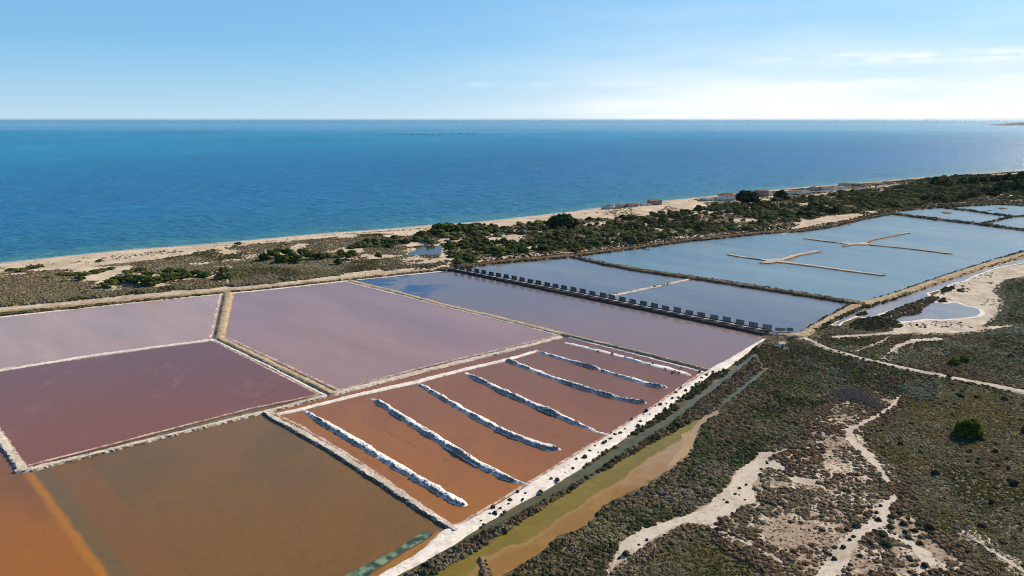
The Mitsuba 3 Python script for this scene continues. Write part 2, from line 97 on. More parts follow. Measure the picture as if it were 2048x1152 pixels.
RIB = {
 'road': [[-285.2,368.3,9.86],[-272.1,375.8,8.69],[-238.5,389.4,8.96],[-213.3,403.2,9.3],[-183.3,418.0,8.94],[-168.9,424.9,9.8],[-148.5,433.8,7.78],[-128.2,446.4,8.63],[-106.6,459.0,9.67],[-81.3,473.1,9.93],[-63.5,483.8,9.76],[-40.7,490.6,8.46]],
 'walk_A': [[-276.0,359.0,2.34],[-265.3,365.8,2.98],[-226.9,387.7,3.14],[-202.2,401.9,3.26],[-171.0,417.1,3.38]],
 'walk_B': [[-165.5,419.6,4.08],[-145.7,428.8,3.58],[-125.0,441.1,3.36],[-103.0,454.1,3.46]],
 'walk_D': [[-98.7,456.3,2.94],[-76.5,467.8,3.02],[-44.9,484.0,3.12]],
 'AB': [[-167.3,420.5,4.77],[-151.5,372.3,4.25],[-136.8,327.9,4.0]],
 'AB_wall': [[-170.4,415.8,0.72],[-154.0,366.8,0.64],[-141.2,328.4,0.67]],
 'CB': [[-136.2,327.1,3.3],[-133.3,324.3,3.08],[-95.6,286.3,3.33],[-66.3,256.6,3.0]],
 'CB_salt': [[-138.9,326.0,1.7],[-100.1,287.4,1.78],[-69.9,255.9,2.07]],
 'BD': [[-102.8,453.0,4.44],[-69.6,423.1,4.02],[-39.9,393.2,3.97],[-11.5,368.3,3.99],[13.5,345.1,4.02],[25.7,333.6,4.52]],
 'BD_salt': [[-104.7,450.4,1.89],[-68.7,417.5,1.74],[-39.6,389.9,1.64],[-11.4,364.8,1.62],[7.9,346.7,1.64],[22.3,332.5,1.87]],
 'BJ': [[-66.4,257.1,3.91],[-65.0,258.2,3.79],[-34.9,283.5,3.39],[-5.3,306.7,3.08],[22.6,329.9,3.26]],
 'J_north': [[-81.3,237.6,2.65],[-74.9,242.1,2.87],[-57.8,255.9,3.3],[-37.5,269.7,3.93],[-20.2,283.8,3.33],[-2.1,296.9,3.41],[10.8,308.7,2.58]],
 'D_salt': [[26.8,329.3,1.91],[59.1,299.3,1.73],[62.8,295.2,1.69],[77.8,280.9,1.89]],
 'D_bank': [[24.7,333.6,3.31],[59.7,302.8,2.71],[63.5,299.0,2.59],[79.7,282.9,2.73]],
 'CA': [[-217.3,277.8,2.9],[-208.7,282.9,2.59],[-182.8,302.0,2.52],[-162.3,313.4,2.62],[-139.3,325.3,3.39]],
 'CK': [[-143.4,195.7,5.01],[-140.2,196.6,4.67],[-126.6,207.5,3.9],[-109.6,221.2,3.72],[-86.4,239.6,3.98],[-69.5,254.3,4.16]],
 'C_west': [[-184.0,237.8,2.47],[-164.5,218.1,2.64],[-142.6,195.7,2.5]],
 'JK': [[-86.1,238.7,2.32],[-82.1,234.3,3.4],[-69.2,222.1,3.93],[-52.4,205.7,3.78],[-30.5,181.7,3.54],[-14.4,163.8,2.93]],
 'E_cross': [[54.3,410.5,3.0],[70.1,422.4,2.86],[87.6,436.5,2.9],[113.3,457.3,3.03]],
 'EF': [[42.6,537.7,5.52],[45.0,534.6,5.4],[67.2,504.8,6.79],[90.4,481.3,7.93],[120.4,457.5,7.74],[149.6,432.4,7.9],[175.7,409.2,7.44],[189.7,396.2,8.17],[192.3,391.6,8.13]],
 'E_top': [[-47.2,486.3,7.03],[-29.3,501.1,7.62],[-1.4,518.8,10.22],[42.3,538.7,10.42],[74.2,560.2,10.24],[108.5,582.1,9.53],[146.3,609.6,10.33],[170.1,621.7,11.15],[221.6,651.5,11.35],[261.9,665.2,11.35],[299.0,689.3,8.32],[348.5,737.1,7.15],[402.4,785.3,8.43],[412.7,791.8,10.02]],
 'G_top': [[359.8,758.5,7.75],[406.1,796.2,7.59],[448.0,825.8,11.07],[491.9,847.5,13.49],[535.7,865.2,14.42],[587.2,886.4,26.48],[615.0,867.8,31.56],[687.7,818.7,35.79]],
 'FG': [[410.5,791.8,15.42],[435.3,740.1,14.89],[456.0,707.3,14.14],[470.6,671.5,12.64],[502.3,591.8,13.96]],
 'G13': [[456.0,707.3,4.42],[486.9,733.3,5.36],[525.9,765.3,8.48],[546.5,768.6,10.42],[641.7,762.5,10.6]],
 'G12': [[498.0,850.0,11.7],[503.9,835.3,11.73],[512.7,816.0,11.28],[517.7,789.6,11.74],[526.8,770.7,12.73]],
 'dirt_road': [[123.5,336.1,4.44],[130.6,332.8,5.29],[136.2,331.9,4.52],[151.5,349.2,3.34],[170.9,370.3,3.43],[190.9,390.5,5.47],[219.2,409.2,5.61],[261.6,445.0,5.63],[310.2,484.6,6.36],[351.1,516.9,6.97],[394.3,548.2,7.62],[576.5,682.7,8.33]],
 'path': [[135.4,332.6,5.39],[138.9,323.8,3.09],[141.1,312.5,2.97],[152.0,296.4,3.31],[163.4,284.9,3.69],[174.7,274.8,3.95],[186.0,265.8,4.47],[194.0,257.9,4.87],[212.5,237.0,5.04]],
 'track1': [[151.8,330.5,2.58],[165.2,333.0,2.92],[175.9,335.5,3.2],[195.3,340.5,4.87],[211.3,338.8,3.86],[238.0,346.6,2.8],[248.4,349.3,1.44]],
 'track2': [[153.0,309.2,0.87],[163.9,318.0,0.89],[173.4,325.7,0.92],[179.0,332.1,0.67]],
 'track3': [[157.3,295.4,0.37],[164.2,304.9,0.68],[174.5,316.5,1.85],[186.9,324.9,3.91],[199.9,327.3,3.51]],
 'track_up': [[144.4,256.1,1.18],[137.7,247.3,1.5],[129.5,239.0,1.51],[119.9,231.4,1.81],[110.8,223.9,2.62],[108.6,216.6,2.85],[108.9,208.0,3.08],[108.2,199.9,2.65],[106.5,189.5,1.68]],
 'track_low': [[104.6,181.8,1.0],[99.4,176.3,2.3],[94.3,168.6,2.83],[85.6,163.0,2.84],[76.3,152.2,3.57],[70.3,144.9,3.78],[63.6,137.1,3.57]],
 'track_side': [[91.9,164.4,1.4],[93.8,161.9,1.6],[96.5,158.0,2.38],[97.2,155.0,2.85],[96.6,150.6,2.06]],
 'track_thin': [[113.4,161.7,0.62],[113.4,160.1,0.73],[113.8,155.5,0.82],[115.1,151.2,1.01],[116.3,145.3,1.21],[118.3,134.6,1.34]],
 'track_sand': [[53.1,161.7,0.5],[57.4,157.8,0.78],[60.8,153.6,0.82],[62.5,148.7,0.65]],
 'R1': [[-73.8,241.9,0.83],[-70.2,237.8,2.09],[-60.5,227.2,3.92],[-38.2,203.5,4.31],[-20.9,184.8,4.23],[-16.0,179.3,4.53],[-12.8,176.7,2.69]],
 'R2': [[-51.1,251.9,1.68],[-47.8,248.5,3.06],[-38.7,236.5,3.7],[-24.8,218.9,4.12],[-11.1,201.5,4.19],[-2.0,191.8,3.78],[1.6,188.8,1.94],[4.5,187.4,1.05]],
 'R3': [[-36.7,268.6,1.43],[-33.3,264.2,2.94],[-17.5,242.3,3.76],[-2.3,222.8,4.41],[8.0,213.7,4.93],[11.9,211.1,4.89],[14.3,210.4,2.43]],
 'R4': [[-18.8,280.1,2.16],[-15.8,276.6,3.31],[-2.6,258.9,4.47],[10.0,244.2,4.38],[21.3,230.5,3.85],[27.3,223.6,2.2],[30.8,221.2,1.4]],
 'R5': [[-2.6,297.2,2.11],[1.3,292.6,3.76],[15.1,276.0,4.09],[27.8,262.6,4.19],[39.6,252.4,3.96],[45.6,249.4,3.77],[47.8,248.5,2.37]],
 'R6': [[10.8,309.0,2.11],[16.5,303.4,3.61],[26.6,293.3,4.06],[34.6,285.9,3.46],[35.6,284.4,1.51],[36.7,283.2,3.44],[44.9,275.4,4.29],[53.3,266.9,4.24],[56.7,264.5,3.61],[58.7,263.7,2.15]],
 'R7': [[24.8,321.0,2.56],[28.6,317.9,3.13],[41.0,307.6,3.5],[55.9,292.6,3.86],[64.9,285.0,4.31],[69.8,279.5,4.01],[71.4,277.8,1.99]],
 'isl2b': [[292.1,587.4,5.26],[306.2,576.7,5.62],[319.3,564.1,5.37],[332.6,549.9,7.04],[334.0,547.8,3.32]],
 'veg_road_s': [[-281.7,363.3,5.4],[-269.5,371.8,6.06],[-236.3,385.4,5.62],[-211.7,400.0,5.84],[-182.2,415.0,6.06],[-173.4,419.4,5.44]],
 'veg_road_s2': [[-165.0,423.9,5.51],[-148.0,431.8,4.88],[-127.5,443.6,4.95],[-106.1,456.6,4.34]],
 'veg_road_s3': [[-100.2,458.9,5.15],[-80.8,469.7,5.27],[-63.0,479.3,5.4],[-45.7,488.5,5.5]],
 'veg_road_n': [[-294.3,380.6,11.69],[-280.6,388.1,13.06],[-245.7,401.7,10.77],[-219.3,415.0,9.76],[-188.1,429.2,7.9],[-176.9,435.2,7.25]],
 'veg_road_n2': [[-170.3,436.6,7.31],[-152.0,444.3,5.89],[-131.1,456.6,5.96],[-112.6,468.1,5.32]],
 'veg_road_n3': [[-85.6,482.6,4.74],[-64.9,494.5,4.95],[-50.3,500.7,5.12]],
 'veg_dr1': [[138.3,336.1,1.13],[154.0,355.1,1.29],[174.0,377.3,1.45],[186.7,391.4,1.51]],
 'veg_dr2': [[147.1,341.2,2.1],[167.4,362.3,2.71],[186.4,380.5,3.44],[216.6,404.0,2.68],[259.0,440.1,2.29],[307.1,479.5,2.02],[381.7,536.3,2.34]],
 'veg_dr3': [[204.1,401.7,1.74],[222.8,416.3,1.67],[266.6,453.8,1.81],[316.5,494.8,2.06],[397.6,559.6,2.36]],
 'veg_path': [[138.8,315.0,1.89],[150.8,293.8,2.53],[162.1,282.5,2.64],[173.2,272.2,2.58],[184.1,262.9,2.5]],
 'veg_path2': [[141.3,321.0,1.98],[153.6,299.7,1.98],[165.2,288.3,2.06],[176.6,278.0,2.02],[188.3,269.4,1.98]],
}
PTS = {
 'coast': [[-443.8,413.8],[-396.8,463.3],[-366.0,513.1],[-337.8,537.5],[-300.7,567.5],[-255.4,591.0],[-212.3,621.7],[-172.2,649.8],[-114.4,680.5],[-75.0,707.1],[-32.1,728.4],[19.1,770.9],[70.3,814.0],[102.1,847.0],[149.4,888.1],[200.2,927.3],[263.8,976.5],[316.1,1016.9],[392.7,1076.2],[475.0,1133.8],[561.9,1188.2],[649.0,1248.1],[729.8,1302.6],[827.2,1362.1],[933.7,1427.1],[1028.4,1483.7]],
 'kline': [[-139.2,194.9],[-90.9,145.7],[-130.8,192.7],[-85.6,145.7],[-116.6,191.5],[-72.8,145.7]],
 'jgrad': [[-35.6,179.1],[58.8,296.7]],
 'ochre_line': [[-12.9,139.6],[-10.0,145.5],[-6.4,152.6],[-1.7,156.3],[4.7,161.2],[16.2,174.2],[24.2,183.5],[32.3,192.1],[40.0,202.5],[48.5,210.8],[54.1,217.0],[59.6,225.5]],
 'furrows': [[[-55.2,236.4],[-17.7,200.6]],[[2.0,278.0],[33.2,233.8]],[[-11.5,245.4],[17.0,217.0]],[[-62.4,220.8],[-28.8,188.9]]],
 'panels': [[-39.6,486.57,-36.56,484.38],[-35.0,482.98,-31.9,480.2],[-30.01,478.5,-26.91,475.7],[-24.8,473.81,-21.68,471.01],[-20.05,469.55,-16.93,466.74],[-15.02,465.02,-11.9,462.22],[-10.18,460.67,-7.05,457.86],[-5.17,456.17,-2.03,453.35],[-0.15,451.66,2.98,448.84],[4.7,447.3,7.84,444.49],[9.9,442.64,13.04,439.83],[14.69,438.34,17.84,435.53],[19.81,433.76,22.95,430.94],[24.54,429.52,27.68,426.7],[29.4,425.08,32.53,422.08],[34.59,420.12,37.72,417.12],[39.63,415.29,42.76,412.29],[44.65,410.49,47.78,407.5],[50.2,405.18,53.32,402.19],[54.61,400.96,57.73,397.97],[59.77,396.02,62.88,393.04],[64.76,391.24,67.87,388.27],[69.81,386.41,72.91,383.45],[74.82,381.62,77.92,378.65],[79.8,376.85,82.92,373.87],[84.98,371.97,88.14,369.13],[90.21,367.28,93.39,364.42],[95.21,362.78,98.4,359.92],[100.56,357.97,103.77,355.1],[105.58,353.46,108.8,350.57],[110.81,348.72,114.0,345.73],[115.86,343.99,119.07,340.98],[121.02,339.5,124.59,337.35],[125.97,336.51,130.56,335.96],[131.44,335.89,134.23,335.68]],
 'bank_shrubs': [[45.5,236.4],[40.8,232.9],[35.3,221.2],[32.3,221.9],[29.8,214.7],[29.0,213.3],[26.0,211.5],[24.1,208.3],[22.1,203.9],[19.4,202.5],[21.6,203.2],[15.3,194.0],[14.5,185.7],[11.1,190.1],[11.6,186.3],[9.6,181.8],[7.7,182.9],[5.9,179.1],[3.7,181.8],[1.6,182.6],[-0.7,178.3],[-0.9,176.0],[-2.1,172.2],[-5.1,174.2],[-5.7,171.2],[-4.5,171.5],[-7.9,167.9],[-7.2,166.2],[36.4,229.6],[33.2,220.0],[40.7,238.1],[36.9,238.1],[47.7,236.4],[50.9,244.0],[53.1,249.7],[53.0,245.4],[56.0,252.6],[55.5,246.4],[58.7,251.2],[61.3,257.2],[61.2,252.6],[65.4,259.7],[68.1,265.6],[68.8,262.9],[71.1,266.6],[73.0,268.8],[74.9,273.3],[77.5,276.8],[78.8,278.6],[43.4,230.4],[41.8,226.7],[37.3,224.3],[31.4,217.0],[26.4,206.9],[17.7,196.4],[12.9,189.5],[4.8,178.1],[2.8,178.9],[-3.2,174.0],[47.2,239.9],[59.5,257.7],[64.3,262.3]],
 'ridge_shrubs': [[78.8,275.4],[81.4,280.7],[76.7,272.0],[76.1,281.3],[62.6,283.8],[66.1,281.3],[67.3,279.5],[64.8,280.1],[69.5,285.6],[57.6,290.0],[59.1,291.3],[52.0,296.6],[53.7,297.9],[48.6,299.9],[37.9,307.6],[43.8,304.1],[55.8,293.9]],
 'flat_shrubs': [[26.8,153.6,1.25],[25.1,152.2,0.62],[30.7,157.8,0.51],[43.8,159.9,0.58],[32.9,159.9,0.58],[63.2,185.4,0.65],[61.1,182.4,0.64],[57.7,177.8,0.63],[57.1,179.1,0.49],[62.0,181.8,0.43],[62.8,179.1,0.49],[76.2,200.6,0.61],[73.0,196.7,0.6],[74.9,195.5,0.6],[77.1,191.8,0.67],[65.7,187.4,0.58],[93.6,168.8,1.01],[95.4,165.5,1.26],[91.7,162.1,1.69],[90.5,157.8,1.79],[91.7,171.5,0.81],[86.8,166.2,1.46],[83.5,164.1,0.92],[83.9,161.4,0.78],[86.7,158.6,1.03],[86.4,156.7,0.64],[81.7,153.2,0.75],[79.2,156.7,0.89],[77.8,149.6,0.74],[81.4,146.8,0.73],[86.1,145.5,0.85],[97.6,163.2,0.92],[102.9,166.7,1.33],[104.8,165.5,1.59],[103.9,162.6,1.31],[99.7,164.4,0.66],[96.9,160.8,1.17],[98.6,158.2,0.9],[100.4,163.9,0.92],[99.4,167.1,1.2],[97.9,170.2,1.35],[100.6,171.5,1.36],[97.7,176.0,0.69],[95.0,172.7,0.82],[75.1,152.0,0.87],[74.9,153.6,0.63],[82.4,159.9,0.65],[92.7,151.6,0.87],[94.8,149.1,1.11],[95.1,146.6,0.97],[88.5,150.8,0.74],[85.1,151.6,0.62],[112.8,157.8,0.64],[98.6,145.9,0.85],[97.5,147.7,0.73]],
 'trees': {'marsh_pine':[[148.3,220.7,9.1,6.6]],'small_pine':[[185.0,291.0,4.4,3.5],[191.7,294.9,4.2,2.9]],'marsh_bush':[[166.4,255.1,3.9,2.1],[180.4,252.1,3.3,1.7],[150.2,217.2,2.4,1.5],[215.4,300.9,3.0,2.0],[181.7,282.2,4.5,1.7],[171.6,253.6,2.6,1.2],[167.6,223.0,2.3,2.4],[174.4,275.7,2.8,1.2],[149.3,208.9,2.2,1.3],[118.3,166.0,2.3,1.7],[141.5,188.1,3.1,1.8],[122.4,194.1,2.9,1.9],[128.5,177.6,2.1,1.5],[122.7,214.2,2.2,1.4]],'big_tree':[[48.2,679.0,31.8,14.2]],'beach_tree':[[280.7,871.3,31.0,18.0]],'beach_tree2':[[339.3,926.7,19.0,12.7],[349.8,846.0,13.9,5.8]],'pines_left':[[-175.0,508.6,9.9,7.2],[-172.7,518.0,10.8,8.1],[-160.6,503.2,10.5,7.1],[-156.1,510.5,10.7,8.0],[-149.4,503.2,9.1,7.1],[-165.4,529.7,11.1,6.7],[-155.5,533.7,9.6,6.0],[-174.9,537.8,9.7,5.3],[-144.9,518.0,9.4,6.6],[-138.5,518.0,8.7,5.9],[-135.0,525.8,6.6,3.7],[-125.2,527.7,8.1,6.3],[-116.2,519.9,10.9,7.4],[-120.8,497.8,5.9,5.7],[-96.6,519.9,6.2,5.5],[-112.7,591.7,5.7,5.0],[-117.5,586.8,8.9,4.9],[-122.4,577.3,8.8,3.2],[-113.0,563.5,7.0,2.4],[-100.4,582.0,8.9,4.9],[-95.4,563.5,8.6,4.0]],'pines_road':[[-240.8,427.4,12.0,5.5],[-242.4,439.7,10.5,5.0],[-235.0,439.7,12.3,5.7],[-225.2,434.2,11.0,6.2],[-215.6,430.1,13.3,6.8],[-215.3,442.5,9.9,5.7],[-211.7,448.2,10.7,5.1],[-207.9,454.1,9.5,5.8],[-202.5,460.1,10.9,5.3],[-195.8,457.1,9.6,4.6],[-184.5,451.1,7.6,5.2],[-180.9,454.1,5.1,3.9],[-250.7,466.2,8.5,2.7],[-245.1,472.6,7.9,2.7],[-225.9,472.6,8.6,3.4],[-220.7,475.8,8.6,2.7],[-231.6,457.1,9.6,3.9],[-269.7,445.3,7.5,3.2],[-190.2,472.6,8.6,4.0]],'bushes_left':[[-293.2,464.7,6.5,2.0],[-285.5,461.6,7.1,2.6],[-282.4,464.7,6.5,2.6],[-276.0,463.1,7.1,2.6],[-273.9,471.0,8.6,3.0],[-272.3,475.8,6.6,3.0],[-270.1,482.4,6.7,2.1],[-324.4,474.2,8.0,2.7],[-324.4,484.0,7.4,3.1],[-321.8,487.4,6.8,2.8],[-333.5,477.4,7.3,2.0],[-308.5,472.6,4.6,1.7],[-290.9,506.8,5.7,2.1],[-220.6,582.0,6.5,2.5],[-275.7,439.7,4.9,1.9],[-295.4,454.1,5.7,1.9]],'pines_shore':[[-70.1,651.2,5.4,6.4],[-66.2,648.2,5.4,6.8],[-62.6,648.2,8.9,7.2],[-56.1,645.3,10.7,7.2],[-49.2,642.4,9.8,6.3],[-44.0,651.2,9.9,6.4],[-35.0,642.4,10.6,5.4],[-28.5,645.3,9.8,5.0],[-22.0,651.2,9.9,5.0],[-15.1,645.3,8.9,4.5]],'big_bushes':[[-10.9,539.9,17.3,6.9],[-20.7,552.5,11.5,5.5],[-40.3,570.3,7.9,4.8],[121.7,734.4,22.2,6.6],[133.6,730.7,15.1,4.6],[-77.4,601.8,10.8,4.2],[-73.0,606.9,12.6,4.7],[-91.0,586.8,8.9,4.9]],'far_trees':[[647.8,1125.9,18.4,10.8],[645.3,1092.5,17.8,10.4],[689.9,1125.9,16.8,9.2],[715.9,1143.4,17.1,8.6],[742.8,1161.4,17.4,8.7],[768.4,1170.6,19.1,9.6],[807.2,1199.1,21.2,11.4],[840.9,1218.9,21.5,11.6],[667.3,1002.9,21.9,13.7],[706.8,1031.1,25.3,14.1],[650.2,1002.9,17.8,8.2],[631.7,963.3,14.5,6.6],[590.2,938.6,12.8,6.4],[563.3,915.1,12.5,5.7],[526.8,903.7,16.1,6.2],[516.4,915.1,13.8,5.0],[323.3,795.0,7.6,6.6],[329.3,777.9,7.5,7.5],[344.8,777.9,12.8,6.5],[298.1,753.6,9.3,5.2],[304.3,749.7,9.3,4.7],[166.0,648.2,7.2,5.9]]},
 'houses': [[110.7,826.7,8.5,5.4],[103.6,826.7,5.7,3.4],[123.5,841.1,8.6,4.3],[130.9,846.0,4.6,3.2],[139.5,843.5,13.3,4.1],[150.8,861.0,3.5,3.6],[158.5,861.0,11.8,3.0],[170.0,868.7,16.6,5.4],[268.8,915.1,23.8,9.4],[247.4,912.2,18.7,3.1],[328.0,960.2,16.4,7.9],[341.7,969.7,4.6,6.0],[377.7,982.7,18.1,5.4],[403.0,1006.4,14.4,4.1],[431.0,1045.8,11.4,6.4],[447.7,1045.8,22.1,5.7],[470.7,1049.6,17.9,5.0],[503.2,1108.9,18.1,5.3],[520.5,1108.9,15.1,4.5],[530.9,1100.6,13.5,4.5],[493.8,1034.8,14.8,4.2],[558.6,1125.9,17.6,3.8],[595.2,1161.4,15.8,3.6],[628.5,1179.9,12.8,3.6],[656.5,1199.1,13.0,3.3],[682.0,1218.9,13.2,3.3]],
 'hut': [[121.2,314.5,2.9,2.6]],
 'walls': [[[393.5,995.1],[479.2,1048.5]],[[152.0,857.6],[165.6,867.9]],[[569.7,1107.8],[607.3,1133.4]],[[627.3,1133.4],[652.9,1160.2]]],
 'poles': [[183.5,901.0,5.9],[191.1,887.2,3.7],[218.4,887.2,7.9],[221.2,890.0,8.6],[250.7,866.1,5.4],[149.4,841.1,4.1]],
 'fence': [[487.8,865.3],[507.0,873.1],[533.8,881.0],[564.5,891.8],[594.8,905.6],[615.8,914.2]],
 'cages': [[-808,5160],[-756,5108],[-717,5074],[-674,5058],[-627,5008],[-572,4911],[-516,4880],[-476,4975],[-424,5321],[-362,5248],[-312,5230],[-265,5213]],
 'thicket': [[120.6,256.1],[123.7,258.2],[126.2,259.2],[126.7,256.1],[128.7,255.1],[130.0,253.1],[130.8,250.2],[131.2,247.3],[129.0,245.4],[128.6,248.3],[127.3,249.7],[126.6,252.1],[123.0,254.1],[120.3,252.1],[124.0,252.1],[130.5,244.0],[130.8,258.2],[129.3,259.7]],
 'boardwalk': [[-104.3,506.8],[-96.9,479.9]],
 'lumps': [[103.8,569.2],[105.0,566.9],[107.1,565.3],[326.3,703.3],[326.5,701.6],[244.2,472.1],[244.7,470.5]],
}
U = ['', 'first', 'second', 'third', 'fourth', 'fifth', 'sixth', 'seventh', 'eighth', 'ninth', 'tenth', 'eleventh', 'twelfth', 'thirteenth', 'fourteenth', 'fifteenth', 'sixteenth', 'seventeenth', 'eighteenth', 'nineteenth']


def nth(i):
    t = ['', '', 'twenty', 'thirty', 'forty', 'fifty', 'sixty', 'seventy', 'eighty', 'ninety']
    if i >= 100: return 'hundredth' if i == 100 else 'hundred and ' + nth(i - 100)
    return U[i] if i < 20 else (t[i // 10][:-1] + 'ieth' if i % 10 == 0 else t[i // 10] + '-' + U[i % 10])


def order(pts, f):
    k = np.argsort([f(p) for p in pts], kind='stable'); out = np.empty(len(pts), int); out[k] = np.arange(1, len(pts) + 1); return out


def bearing(p): return math.atan2(p[0], p[1])


rng = np.random.default_rng(7)
sh = shapely


def P(name): return sg.Polygon(POLY[name]).buffer(0)


def ribbon(name, f=1.0, grow=0.0):
    r = RIB[name]; parts = []
    for (x0, y0, w0), (x1, y1, w1) in zip(r[:-1], r[1:]):
        a, b = sg.Point(x0, y0).buffer(max(w0 * f / 2 + grow, .05), 8), sg.Point(x1, y1).buffer(max(w1 * f / 2 + grow, .05), 8)
        parts.append(unary_union([a, b]).convex_hull)
    return unary_union(parts)


def rough(g, amp, wave, seed=0, step=None):
    """The polygon with its outline made irregular."""
    out = []
    for p in getattr(g, 'geoms', [g]):
        rings = []
        for ring in [p.exterior, *p.interiors]:
            r = sh.segmentize(ring, step or wave / 3)
            c = np.array(r.coords)[:-1, :2]
            n = np.stack([meshkit.fbm(np.c_[c / wave, np.full(len(c), k * 7.3)], 3, seed + k) for k in range(2)], -1) - 0.5
            rings.append(c + n * 2 * amp)
        q = sg.Polygon(rings[0], rings[1:]).buffer(0)
        out.append(q)
    return unary_union(out)


def polys(g): return [p for p in getattr(g, 'geoms', [g]) if p.geom_type == 'Polygon' and p.area > 0.3]


def mound(g, spacing, zf, jitter=0.35, seed=1):
    """A triangulated sheet over the polygon; zf(xy, distance to the edge) gives its height."""
    V, Fc, at = [], [], 0
    r = np.random.default_rng(seed)
    for p in polys(g):
        x0, y0, x1, y1 = p.bounds
        X, Y = np.meshgrid(np.arange(x0, x1 + spacing, spacing), np.arange(y0, y1 + spacing, spacing))
        q = np.c_[X.ravel(), Y.ravel()] + r.uniform(-jitter, jitter, (X.size, 2)) * spacing
        ins = p.buffer(-spacing * .3)
        q = q[sh.contains_xy(ins, q[:, 0], q[:, 1])] if not ins.is_empty else q[:0]
        bd = [np.array(sh.segmentize(ring, spacing).coords)[:-1, :2] for ring in [p.exterior, *p.interiors]]
        q = np.vstack([*bd, q])
        if len(q) < 4: continue
        t = Delaunay(q).simplices
        c = q[t].mean(1)
        t = t[sh.contains_xy(p, c[:, 0], c[:, 1])]
        a = q[t]
        area = np.cross(a[:, 1] - a[:, 0], a[:, 2] - a[:, 0])
        t = np.where(area[:, None] < 0, t[:, ::-1], t)[np.abs(area) > 1e-4]
        d = sh.distance(p.boundary, sh.points(q))
        V.append(np.c_[q, zf(q, d)]); Fc.append(t + at); at += len(q)
    return np.vstack(V), np.vstack(Fc)


def flat(g, z):
    """A level sheet over the polygon."""
    V, Fc, at = [], [], 0
    for p in polys(g):
        v, f = trimesh.creation.triangulate_polygon(p, engine='earcut')
        a = v[f]; area = np.cross(a[:, 1] - a[:, 0], a[:, 2] - a[:, 0])
        f = np.where(area[:, None] < 0, f[:, ::-1], f)
        V.append(np.c_[v, np.full(len(v), z)]); Fc.append(f + at); at += len(v)
    return np.vstack(V), np.vstack(Fc)


def ss(a, b, x):
    t = np.clip((x - a) / (b - a), 0, 1); return t * t * (3 - 2 * t)


def nz(q, s, o=3, seed=0): return meshkit.fbm(np.c_[np.asarray(q)[:, :2] / s, np.zeros(len(q))], o, seed)


def bsdf(name, d): scene[name] = d; return name


def rgb(*c): return {'type': 'rgb', 'value': list(c)}


def key(name):
    if name not in scene and name not in labels: return name
    k = 1
    while f'{name}_{k:03d}' in scene or f'{name}_{k:03d}' in labels: k += 1
    return f'{name}_{k:03d}'


def add(name, mesh, mat, smooth=False, color=None):
    k = key(name)
    scene[k] = mikit.ply(mesh, mat, smooth=smooth, color=color)
    return k


def struct(name, mesh, mat, label, smooth=True, kind='structure', color=None):
    k = add(name, mesh, mat, smooth, color)
    labels[k] = {'label': label, 'kind': kind}
    return k


def tag(k, label, cat, group=None):
    labels[k] = {'label': label, 'category': cat}
    if group: labels[k]['group'] = group
    return k


# ------------------------------------------------------------------ materials
def diffuse(name, fn): return bsdf(name, {'type': 'twosided', 'bsdf': {'type': 'diffuse', 'reflectance': proc(fn)}})


def m_sand(p, n, uv):
    a = fbm(p.x / 9, p.y / 9, 0, 4); b = fbm(p.x / 1.7, p.y / 1.7, 3, 3); c = fbm(p.x / 34, p.y / 34, 5, 3)
    col = mix((.56, .485, .39), (.45, .38, .295), smoothstep(.35, .7, a))
    col = mix(col, (.32, .255, .19), smoothstep(.52, .7, b) * smoothstep(.42, .6, c) * .75)
    return col


def m_marsh(p, n, uv):
    a = fbm(p.x / 6, p.y / 6, 0, 4); b = fbm(p.x / .9, p.y / .9, 3, 3); c = fbm(p.x / 26, p.y / 26, 5, 3)
    col = mix((.105, .095, .064), (.165, .145, .105), smoothstep(.3, .75, a))
    col = mix(col, (.36, .31, .245), smoothstep(.56, .66, b) * smoothstep(.47, .62, c) * .45)
    return mix(col, (.085, .09, .045), smoothstep(.5, .7, fbm(p.x / 17, p.y / 17, 9, 3)) * .6)


def m_pale(p, n, uv):
    a = fbm(p.x / 7, p.y / 7, 0, 4); b = fbm(p.x / 1.1, p.y / 1.1, 3, 3)
    col = mix((.53, .49, .43), (.40, .36, .31), smoothstep(.4, .75, a))
    return mix(col, (.36, .30, .24), smoothstep(.55, .75, b) * .6)


def m_litter(p, n, uv):
    a = fbm(p.x / 5, p.y / 5, 0, 4); b = fbm(p.x / .8, p.y / .8, 3, 3)
    col = mix((.52, .46, .38), (.34, .28, .22), smoothstep(.35, .62, a))
    return mix(col, (.20, .145, .11), smoothstep(.5, .66, b) * .75)


def m_salt(p, n, uv):
    a = fbm(p.x / 2.2, p.y / 2.2, p.z, 4); b = fbm(p.x / .5, p.y / .5, p.z * 2, 2); c = fbm(p.x / 8, p.y / 8, 4, 3)
    col = mix((.74, .72, .68), (.56, .52, .46), smoothstep(.4, .75, a) * .8)
    col = mix(col, (.42, .36, .29), smoothstep(.58, .75, b) * smoothstep(.4, .6, c) * .6)
    return col


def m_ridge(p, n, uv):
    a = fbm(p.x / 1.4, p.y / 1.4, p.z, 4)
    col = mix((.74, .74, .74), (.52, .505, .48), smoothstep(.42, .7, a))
    flank_shade = mix((.30, .285, .265), (.15, .14, .13), smoothstep(.35, .65, fbm(p.x / .6, p.y / .6, p.z * 2, 3)))  # dark tone for steep flanks: their shade is painted into the salt colour
    return mix(flank_shade, col, smoothstep(.58, .84, n.z + (a - .5) * .3))


